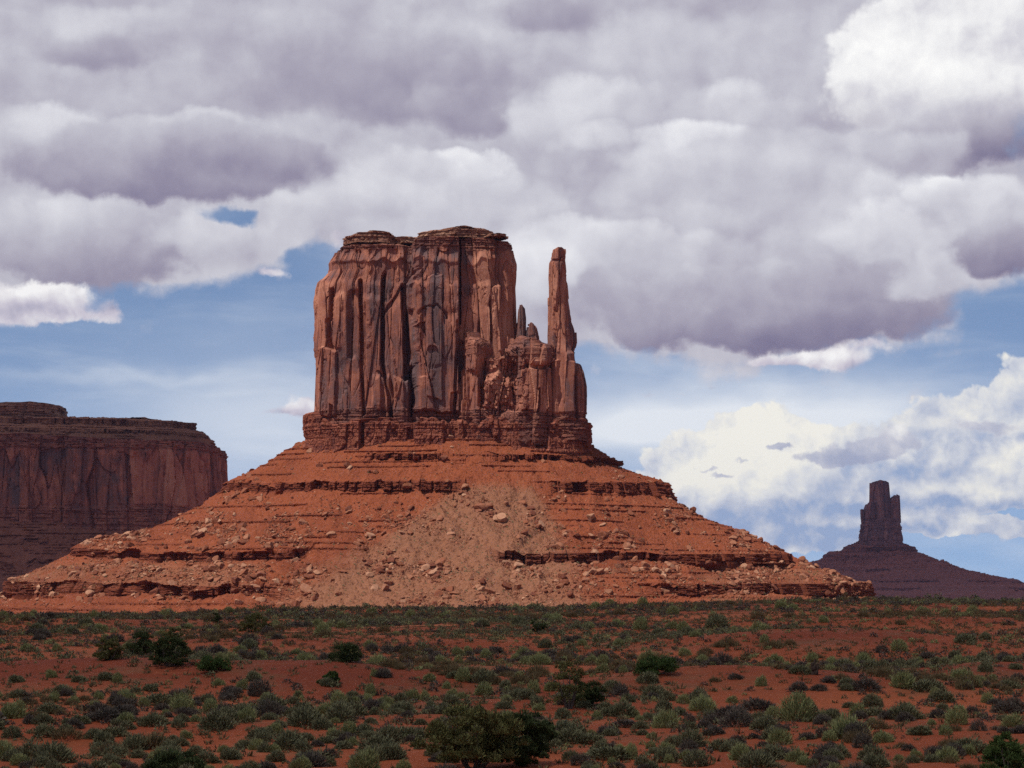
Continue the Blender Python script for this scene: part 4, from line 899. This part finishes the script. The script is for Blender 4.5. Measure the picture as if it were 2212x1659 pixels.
# knee-high litter and annuals: speckles the open sand
NL = 30000
ly = np.sqrt(RNG.random(NL)*(300**2-52**2)+52**2); lx = (RNG.random(NL)*2-1)*(ly*.28+12)
kp = RNG.random(NL) < sst(fbm2(lx*.09+4, ly*.07, 3, 931), -.7, .6)*.8+.12; lx, ly = lx[kp], ly[kp]; lz = ground_z(lx, ly)
LT = [blades(14, 1, 1, .5, .5, .16, .9, 980+v, lumps=2) for v in range(8)]; Vs, Qs, Ts, Tp, Pl = [], [], [], [], []
for j in range(len(lx)):
    V, Q, t, tp = LT[j % 8]; s = RNG.uniform(.12, .42)
    Vs.append(V*s + np.array([lx[j], ly[j], lz[j]-.01])); Qs.append(Q + j*len(V)); Ts.append(t); Tp.append(tp); Pl.append(np.full(len(V), RNG.random()))
tag(mesh_obj('dry_litter', np.concatenate(Vs), np.concatenate(Qs), KINDS['bunchgrass'][0], None, {'tone': np.concatenate(Ts), 'tip': np.concatenate(Tp), 'plant': np.concatenate(Pl)}), 'tiny dry tufts and twigs speckling the red sand', 'ground cover', kind='stuff')
# ------------------------------------------------------------------ junipers
MAT_BARK, b = material('grey_brown_bark'); p = coords()
S.put(b.inputs['Base Color'], mixc(n3(S.v('MULTIPLY', p, (6, 6, 1.5)), 4, 4), c4(.060, .042, .032), c4(.17, .135, .11)))
MAT_DEAD, b = material('weathered_dead_wood'); p = coords()
S.put(b.inputs['Base Color'], mixc(n3(S.v('MULTIPLY', p, (8, 8, 1.5)), 4, 4), c4(.035, .022, .018), c4(.085, .058, .045)))
JUN = [leaf_material('juniper_foliage', (.022, .032, .013), (.062, .080, .028), (.10, .12, .042), .2), leaf_material('olive_juniper_foliage', (.050, .048, .018), (.135, .130, .042), (.215, .20, .075), .2), leaf_material('bright_juniper_foliage', (.026, .044, .014), (.072, .108, .030), (.115, .165, .045), .2)]
def tube(pts, rad, sides=7):
    pts = np.array(pts, float); n = len(pts); V = []
    for i in range(n):
        t = pts[min(i+1, n-1)]-pts[max(i-1, 0)]; t /= np.linalg.norm(t)+1e-9
        a = np.cross(t, [.3, .9, .2]); a /= np.linalg.norm(a); bb = np.cross(t, a)
        th = np.arange(sides)*2*math.pi/sides
        V.append(pts[i] + rad[i]*(np.cos(th)[:, None]*a + np.sin(th)[:, None]*bb))
    Q = ring_quads(n, sides)
    return np.concatenate(V), Q
def juniper(px, py, w, h, mat, label, seed, sparse=False, clumps=34, lean=0, bare=.25, profile='round'):
    g = np.random.default_rng(seed); p0 = on_ground(px, py); m = p0[1]/4607; W, H = w*m, h*m*1.05
    root = empty('juniper', p0, label, 'juniper tree', 'junipers dotted over the desert floor')
    Vs, Qs, base = [], [], 0; C = []
    nl = 5 if not sparse else 4
    limbs = []
    for k in range(nl):
        a = 6.28*k/nl + g.uniform(-.4, .4); rr = W*.33*g.uniform(.5, 1)
        top = np.array([math.cos(a)*rr + lean*H*.5, math.sin(a)*rr, H*g.uniform(.55, .85)])
        q = np.linspace(0, 1, 8)[:, None]; bend = np.array([math.cos(a+1.5), math.sin(a+1.5), 0])*W*.06*g.uniform(-1, 1)
        pts = top*np.concatenate([q**.8, q**.8, q**1.25], 1) + np.sin(q*3.1)*bend + np.array([0, 0, -.12])
        rad = np.linspace(.075, .014, 8)*(H/2.2)**.8*(1.5 if k == 0 else 1)
        limbs.append(pts); V, Q = tube(pts, rad); Vs.append(V); Qs.append(Q+base); base += len(V)
        for j in range(4):                                      # side branches
            s0 = pts[3+j]; d = g.normal(size=3); d[2] = abs(d[2])*.6; d /= np.linalg.norm(d)
            bp = s0 + d*np.linspace(0, W*.20, 5)[:, None]; V, Q = tube(bp, np.linspace(.022, .006, 5)*(H/2.2)**.8, 5); Vs.append(V); Qs.append(Q+base); base += len(V)
            C.append(bp[-1])
    mesh_obj('trunk', np.concatenate(Vs), np.concatenate(Qs), MAT_BARK, root)
    for k in range(clumps):
        a = g.uniform(0, 6.28); r = math.sqrt(g.random())*.5; z = g.random()
        prof = {'round': .5+.62*math.sin(math.pi*(bare*.6+(1-bare*.6)*z)**.8), 'tall': 1.0-.45*z, 'low': 1.1-.5*z*z}[profile]
        C.append(np.array([math.cos(a)*r*W*prof + lean*H*z, math.sin(a)*r*W*prof, H*(bare + (.93-bare)*z)]))
    FV, FQ, FT, FP = [], [], [], []; base = 0
    ls = .085 if W > 1.2 else .11
    for i, c in enumerate(C):
        cr = W*(g.uniform(.07, .15) if W < 2.8 else g.uniform(.05, .11))*(1.0 if not sparse else .8)
        nb = int((190 if not sparse else 120)*(cr/(W*.11))**1.5*(1.6 if W > 3 else 1))
        V, Q, t, tp = blades(nb, cr*2.1, cr*2.1, cr*1.25, ls*(W/3)**.4, ls*.42*(W/3)**.4, .7, seed*100+i, shell=.25, lumps=3)
        V = V + c - np.array([0, 0, cr*.4]); cl = g.uniform(-.25, .25)
        FV.append(V); FQ.append(Q+base); FT.append(np.clip(t*.8+.1+cl, 0, 1)); FP.append(tp); base += len(V)
    FV = np.concatenate(FV); FV[:, 2] = np.maximum(FV[:, 2], .02)
    mesh_obj('crown', FV, np.concatenate(FQ), mat, root, {'tone': np.concatenate(FT), 'tip': np.concatenate(FP), 'plant': np.full(len(FV), .5)})
    return root
juniper(1020, 1662, 225, 128, JUN[1], 'biggest juniper, wide olive green crown over twisted bare limbs at the bottom centre', 1, clumps=84, bare=.16)
juniper(1128, 1656, 120, 112, JUN[0], 'dark dense juniper pressed against the right side of the biggest juniper', 2, clumps=80, bare=.08)
juniper(1176, 1610, 55, 52, JUN[0], 'small dark juniper bush at the right end of the juniper clump', 3, clumps=30, bare=.05, profile='low')
juniper(1228, 1532, 90, 102, JUN[1], 'thin see-through olive juniper standing upright behind the biggest juniper', 4, sparse=True, clumps=44, bare=.12, profile='tall')
juniper(1272, 1524, 72, 48, JUN[0], 'low dark juniper bush at the foot of the thin upright juniper', 5, clumps=36, bare=.05, profile='low')
juniper(305, 1416, 68, 50, JUN[0], 'nearly black upright juniper, left of the rounder one on the left flat', 6, clumps=40, bare=.03, profile='tall')
juniper(365, 1440, 84, 62, JUN[0], 'rounded dark juniper, tallest of the group on the left flat', 7, clumps=50, bare=.05)
juniper(233, 1426, 62, 46, JUN[1], 'olive brown juniper bush at the left end of the left flat group', 8, clumps=34, bare=.03)
juniper(375, 1392, 44, 38, JUN[1], 'small olive juniper right behind the group on the left flat', 9, clumps=24, bare=.03)
juniper(545, 1366, 78, 40, JUN[1], 'wide brownish juniper by the pale dirt track', 10, clumps=40, bare=.02, profile='low')
juniper(470, 1348, 28, 24, JUN[0], 'tiny dark juniper far back on the left, nearest the butte', 11, clumps=16, bare=.02, profile='tall')
juniper(748, 1430, 70, 36, JUN[0], 'squat dark juniper on the crest of the red mound left of centre', 12, clumps=34, bare=.02, profile='low')
juniper(458, 1452, 78, 28, JUN[2], 'low spreading bright green juniper right of the left flat group', 13, clumps=34, bare=.0, profile='low')
juniper(1163, 1366, 38, 30, JUN[0], 'small round dark juniper alone on the far flat near the centre', 14, clumps=22, bare=.02)
juniper(1421, 1456, 92, 34, JUN[2], 'low bright green juniper on the flat right of the thin upright juniper', 15, clumps=40, bare=.0, profile='low')
juniper(2178, 1692, 110, 100, JUN[2], 'green juniper cut off by the bottom right corner', 16, clumps=50, bare=.05)
juniper(378, 1676, 130, 46, JUN[0], 'low dark juniper cut off by the bottom edge at the left', 17, clumps=50, bare=.0, profile='low')
juniper(712, 1480, 40, 30, JUN[2], 'small green juniper bush on the open face of the red mound', 18, clumps=20, bare=.0, profile='low')
juniper(1372, 1700, 90, 40, JUN[0], 'low juniper bush at the bottom edge, right of the biggest juniper', 19, clumps=30, bare=.0, profile='low') if False else None
# ------------------------------------------------------------------ dead wood
def stump(px, py, hpx, wpx, label, seed):
    g = np.random.default_rng(seed); p0 = on_ground(px, py); m = p0[1]/4607; H, W = hpx*m, wpx*m
    Vs, Qs, base = [], [], 0
    for k in range(3):
        ox = (k-1)*W*.26; hh = H*[.82, 1.0, .72][k]
        q = np.linspace(-.12, 1, 9); pts = np.stack([ox + W*.07*np.sin(q*5+k*2) + .04*W*q, .1*W*np.cos(q*4+k), q*hh], -1)
        V, Q = tube(pts, W*.27*(1-.35*np.clip(q, 0, 1))*(1+.18*g.normal(size=9)), 9)
        V[-9:, 2] += g.normal(size=9)*hh*.07; Vs.append(V); Qs.append(Q+base); base += len(V)
        c = V[-9:].mean(0); Vs.append(c[None]); top = np.arange(9)+base-9
        Qs.append(np.stack([top, np.roll(top, -1), np.full(9, base), np.full(9, base)], -1)[:, :4]); base += 1
    Q = np.concatenate(Qs); tri = Q[:, 2] == Q[:, 3]
    me = bpy.data.meshes.new('dead_stump'); me.from_pydata(np.concatenate(Vs).tolist(), [], [list(r[:3]) if t else list(r) for r, t in zip(Q.tolist(), tri)]); me.materials.append(MAT_DEAD)
    o = bpy.data.objects.new('dead_stump', me); COL.objects.link(o); o.location = p0
    return tag(o, label, 'tree stump')
stump(1760, 1459, 31, 17, 'tall split dead tree stump standing upright among shrubs on the right', 1)
stump(886, 1563, 10, 6, 'short blackened stump on bare sand left of the biggest juniper', 2)
stump(835, 1581, 11, 9, 'squat burnt stump lowest on the bare sand left of the biggest juniper', 3)
stump(811, 1563, 9, 4, 'thin broken stub leftmost on the bare sand patch', 4)
stump(933, 1437, 20, 12, 'dark forked snag on the middle flat above the biggest juniper', 6)
p0 = on_ground(1722, 1503); g = np.random.default_rng(8); Vs, Qs, base = [], [], 0
for k in range(9):
    a = g.uniform(-.5, .5)+(0 if k % 2 else math.pi); ln = g.uniform(.25, .6)
    q = np.linspace(0, 1, 7); pts = np.stack([np.cos(a)*q*ln, np.sin(a)*q*ln + .2*np.sin(q*5+k), .04+np.sin(q*3.0)*g.uniform(.02, .22) + q*g.uniform(-.02, .16)], -1)
    V, Q = tube(pts, np.linspace(.045, .012, 7), 6); Vs.append(V); Qs.append(Q+base); base += len(V)
tag(mesh_obj('dead_branches', np.concatenate(Vs), np.concatenate(Qs), MAT_DEAD, None, loc=p0), 'dark tangle of fallen dead branches below the tall stump', 'dead wood')
# dry seed stalks
for (px, py, hp, lab) in ((239, 1643, 34, 'clump of pale dry stalks rising above brown grass, bottom left'), (279, 1640, 22, 'shorter tuft of pale dry stalks beside the taller one, bottom left')):
    p0 = on_ground(px, py); m = p0[1]/4607; Vs, Qs, base = [], [], 0
    for k in range(46):
        a = g.uniform(0, 6.28); ln = hp*m*(g.uniform(.3, .6) if k > 6 else g.uniform(.8, 1.1)); sp = .45 if k > 6 else .12
        q = np.linspace(0, 1, 5); pts = np.stack([np.cos(a)*q**1.5*ln*sp, np.sin(a)*q**1.5*ln*sp, q*ln], -1)
        V, Q = tube(pts, np.linspace(.009, .005, 5), 4); Vs.append(V); Qs.append(Q+base); base += len(V)
    V = np.concatenate(Vs)
    tag(mesh_obj('dry_stalks', V, np.concatenate(Qs), KINDS['bunchgrass'][0], None, {'tone': np.full(len(V), .95), 'tip': np.full(len(V), .8), 'plant': np.full(len(V), .8)}, loc=p0), lab, 'dry plant')
# ------------------------------------------------------------------ boulders and rubble on the butte's slope
def rock_shape(seed, sub=3, cuts=9, flat=.6):
    g = np.random.default_rng(seed); bm = bmesh.new(); bmesh.ops.create_icosphere(bm, subdivisions=sub, radius=1)
    V = np.array([v.co[:] for v in bm.verts]); Q = np.array([[v.index for v in f.verts] for f in bm.faces]); bm.free()
    for k in range(cuts):
        n = g.normal(size=3); n /= np.linalg.norm(n); d = g.uniform(.42, .8); V = V - np.maximum(0, V @ n - d)[:, None]*n
    V = V*np.array([1, g.uniform(.65, 1), flat*g.uniform(.7, 1.2)])
    if sub > 2: V = V*(1 + .05*fbm3(V[:, 0]*3+seed, V[:, 1]*3, V[:, 2]*3, 3, seed))[:, None]
    return V/np.abs(V[:, :2]).max(), Q
def rock_material(name, use_attr):
    m, b = material(name); p = coords(); r = attr('tint') if use_attr else objrand()
    col = ramp((r + (n3(p, .5 if use_attr else 1.5, 4) - .5)*.5).clamp(), [(.05, (.13, .042, .024)), (.35, (.22, .078, .042)), (.72, (.27, .115, .066)), (.99, (.37, .20, .125))])
    S.put(b.inputs['Base Color'], scale_c(col, .85 + n3(p, 2.5, 4, .7)*.3)); return m
MAT_BOULD = rock_material('boulder_stone', False); MAT_RUB = rock_material('rubble_stone', True)
BPROTO = []
for v in range(14):
    V, Q = rock_shape(40+v, 3, 10, .62 if v % 3 else .42)
    o = mesh_obj('tmp', V, Q, MAT_BOULD); BPROTO.append(o.data); o.data.name = 'boulder'; bpy.data.objects.remove(o)
SN = np.cross(np.gradient(SLOPE_P, axis=1), np.gradient(SLOPE_P, axis=0)); SN /= np.linalg.norm(SN, axis=2, keepdims=True)+1e-9
SN *= np.sign(SN[..., 2:3]+1e-6)
SPX, SPY = pix(SLOPE_P[..., 0], SLOPE_P[..., 1], SLOPE_P[..., 2])
area = np.linalg.norm(np.cross(np.gradient(SLOPE_P, axis=1), np.gradient(SLOPE_P, axis=0)), axis=2)
face = (SLOPE_P[..., 1] < YB+20) & (SLOPE_P[..., 2] > -4) & (SN[..., 2] > .55)
clus = sst(fbm2(SPX*.02, SPY*.03, 4, 951), -.45, .55)
fanw = fan_mask(SPX, SPY)
belowl = sst(SPY, 1205, 1225)*(1-sst(SPY, 1275, 1300)) + .8*sst(SPY, 1085, 1120)*(1-sst(SPY, 1180, 1195))
wgt = area*face*(.03 + 1.1*clus**1.6*(.35 + .9*belowl + .7*fanw))*np.where(SPY < 1060, .30, 1.0)
wgt = np.maximum(wgt, 0).ravel(); cdf = np.cumsum(wgt)/wgt.sum()
NR = 34000
pick = np.searchsorted(cdf, RNG.random(NR)); pos = SLOPE_P.reshape(-1, 3)[pick] + RNG.normal(0, .3, (NR, 3))*np.array([1, 1, 0]); nor = SN.reshape(-1, 3)[pick]
size = np.clip(.30*(1-RNG.random(NR))**(-1/1.9), .30, 3.8)          # half width, metres
order = np.argsort(-size)
def rot_to(nv, a, tilt):
    z = np.array(nv)*.7 + np.array([0, 0, .3]) + tilt; z /= np.linalg.norm(z); x = np.cross([math.sin(a), math.cos(a), .1], z); x /= np.linalg.norm(x)
    return np.stack([x, np.cross(z, x), z], 1)
def boulder(p, nv, s, label, sx=1, sz=1, proto=None):
    o = bpy.data.objects.new('boulder', proto or random.choice(BPROTO)); COL.objects.link(o)
    R_ = rot_to(nv, random.uniform(0, 6.28), RNG.normal(0, .18, 3)); M = Matrix([list(r) for r in R_.tolist()]).to_4x4()
    o.rotation_euler = M.to_euler(); o.scale = (s*sx, s*sx, s*sz); o.location = (p[0], p[1], p[2]+s*.16)
    return tag(o, label, 'boulder', 'boulders lying on the butte slope')
ok = face.ravel()
flat_px, flat_py, flat_y = SPX.ravel(), SPY.ravel(), SLOPE_P[..., 1].ravel()
def hit(px, py):
    d = (flat_px-px)**2 + (flat_py-py)**2 + np.where(ok, 0, 1e6); i = int(np.argmin(d)); return SLOPE_P.reshape(-1, 3)[i], SN.reshape(-1, 3)[i]
b3 = lambda x, y: (540+x*.3662, 918+y*.3662)
BIG = [(1362, 498, 88, 'largest tan boulder, propped up high on the slope right of centre'), (1427, 528, 48, 'squarish boulder just right of the largest tan boulder'), (1490, 560, 80, 'broad leaning slab below and right of the largest tan boulder'), (2010, 556, 72, 'pale flat topped boulder far right on the upper slope'), (1835, 602, 58, 'tan block left of and below the pale flat topped boulder'),
       (1845, 508, 60, 'reddish boulder above the tan block on the right of the slope'), (1925, 658, 46, 'rounded tan boulder above the right hand ledge'), (2010, 652, 46, 'upright block beside the rounded tan boulder over the right ledge'), (935, 750, 84, 'long tan boulder in the middle of the pale debris fan'), (700, 825, 56, 'reddish boulder below the left ledge'), (830, 845, 46, 'pale rounded boulder beside a dark one in the debris fan'), (785, 838, 52, 'dark shadowed boulder touching the pale rounded one'),
       (390, 872, 64, 'flat topped tan boulder low on the left of the slope'), (550, 872, 60, 'dark red boulder low left of centre'), (700, 885, 58, 'dark jagged boulder below the reddish boulder'), (385, 1022, 62, 'pale orange round boulder at the very foot of the slope'), (330, 974, 78, 'low flat tan slab near the slope foot on the left'), (285, 1042, 58, 'orange slab at the slope foot, left of the round boulder'), (1380, 932, 54, 'oval tan boulder low right of centre'), (1505, 960, 62, 'big round boulder casting a shadow at the fan\'s lower right'),
       (735, 967, 60, 'slanted tan slab low on the debris fan'), (520, 1002, 44, 'small orange boulder near the slope foot'), (815, 942, 56, 'tan wedge boulder in the lower fan'), (590, 588, 54, 'dark boulder on the upper left slope'), (1610, 464, 58, 'flat boulder under the right end of the upper ledge'), (1670, 552, 40, 'thin upright slab right of the broad leaning slab'), (895, 640, 50, 'tan boulder in the upper fan left of centre'), (950, 645, 44, 'flat boulder next to the tan boulder in the upper fan'), (1585, 660, 40, 'small slab on the bare red patch right of centre')]
for (zx, zy, w, lab) in BIG:
    px, py = b3(zx, zy); p, nv = hit(px, py); s = w*.3662*p[1]/4607*.5
    boulder(p, nv, s*1.08, lab, 1, 1.15)
b2 = lambda x, y: (x*.2930, 837+y*.2930)
for (zx, zy, w, lab) in [(1780, 1030, 92, 'flat grey capstone perched on a dark stub, left upper slope'), (1725, 945, 44, 'pale cube of rock above the perched capstone'), (1970, 895, 44, 'pale chip of rock under the upper ledge at the left'), (960, 1180, 66, 'row of red boulders on the left ledge, the largest one'), (820, 1180, 60, 'red boulder leaning on the left ledge near its tip'), (1760, 1590, 70, 'orange flat boulder at the slope foot left of the fan')]:
    px, py = b2(zx, zy); p, nv = hit(px, py); boulder(p, nv, w*.293*p[1]/4607*.5*1.1, lab)
def spot(px, py, s):
    a = 'large' if s > 1.9 else 'mid sized'
    v = 'above the upper ledge' if py < 1050 else ('under the upper ledge' if py < 1195 else ('under the middle ledge' if py < 1265 else 'at the foot of the slope'))
    h = 'on the left third of the slope' if px < 560 else ('on the pale debris fan' if px < 1180 else ('right of the debris fan' if px < 1500 else 'near the right end of the slope'))
    return '%s boulder %s %s' % (a, v, h)
for i in order[:300-len(BIG)-6]: boulder(pos[i], nor[i], float(size[i]), spot(*[float(v) for v in pix(*pos[i])], size[i]))
def merged(name, sel, sizes, shapes, mat, sink):
    Vs, Qs, Ts, base = [], [], [], 0
    for j, i in enumerate(sel):
        V, Q = (shapes if sizes[i] > .6 else tiny)[j % len(shapes)]
        R_ = rot_to(nor[i], RNG.random()*6.28, RNG.normal(0, .22, 3)); s = sizes[i]
        W = (V*s) @ R_.T + pos[i] + np.array([0, 0, s*sink]); Vs.append(W); Qs.append(Q+base); Ts.append(np.full(len(V), RNG.random()**1.3)); base += len(V)
    return mesh_obj(name, np.concatenate(Vs), np.concatenate(Qs), mat, None, {'tint': np.concatenate(Ts)})
shapes = [rock_shape(300+k, 2, 7, .6) for k in range(16)]; tiny = [rock_shape(330+k, 1, 3, .6) for k in range(16)]
rest = order[300-len(BIG)-6:]
tag(merged('rubble', rest, size, shapes, MAT_RUB, .15), 'countless smaller broken rocks strewn over the red slope', 'rubble', kind='stuff')
# sparse grey green scrub on the slope
NS = 1500; w2 = (area*face*(.08+fanw+.5*belowl*clus)).ravel(); pk = np.searchsorted(np.cumsum(w2)/w2.sum(), RNG.random(NS))
V0, Q0, t0, tp0 = blades(26, 1, 1, .6, .32, .2, .3, 990, lumps=3); Vs, Qs, Ts, Tp, Pl = [], [], [], [], []
for j, i in enumerate(pk):
    s = RNG.uniform(.7, 1.7); Vs.append(V0*s + SLOPE_P.reshape(-1, 3)[i]); Qs.append(Q0 + j*len(V0)); Ts.append(t0); Tp.append(tp0); Pl.append(np.full(len(V0), RNG.random()))
tag(mesh_obj('slope_scrub', np.concatenate(Vs), np.concatenate(Qs), KINDS['sagebrush'][0], None, {'tone': np.concatenate(Ts), 'tip': np.concatenate(Tp), 'plant': np.concatenate(Pl)}), 'sparse grey green scrub dotting the debris fan of the butte', 'scrub', kind='stuff')
# a few red stones on the desert floor
for (px, py, w, lab) in [(2062, 1474, 26, 'low red stones half buried near the right edge, the left one'), (2117, 1466, 22, 'small red stone right of the half buried one near the right edge'), (764, 1652, 24, 'pinkish rounded stone at the bottom edge left of the biggest juniper'), (1540, 1461, 8, 'little pale stone on the mound right of the thin juniper')]:
    p0 = on_ground(px, py); s = w*p0[1]/4607*.5
    o = bpy.data.objects.new('stone', BPROTO[3]); COL.objects.link(o); o.location = p0; o.scale = (s, s, s*.7); o.rotation_euler = (0, 0, px % 6); tag(o, lab, 'stone')
# ------------------------------------------------------------------ the air
if HAZE > 0:
    bm = bmesh.new(); bmesh.ops.create_cube(bm, size=1); me = bpy.data.meshes.new('haze'); bm.to_mesh(me); bm.free()
    hz = bpy.data.objects.new('haze', me); COL.objects.link(hz); hz.location = (0, 5600, 240); hz.scale = (16000, 13200, 620); hz.display_type = 'WIRE'
    m = bpy.data.materials.new('haze'); m.use_nodes = True; nt = m.node_tree; nt.nodes.remove(nt.nodes['Principled BSDF'])
    v = nt.nodes.new('ShaderNodeVolumePrincipled'); v.inputs['Color'].default_value = (.52, .55, .95, 1); v.inputs['Density'].default_value = HAZE; v.inputs['Anisotropy'].default_value = .1
    nt.links.new(v.outputs[0], nt.nodes['Material Output'].inputs['Volume']); me.materials.append(m); tag(hz, kind='stuff')
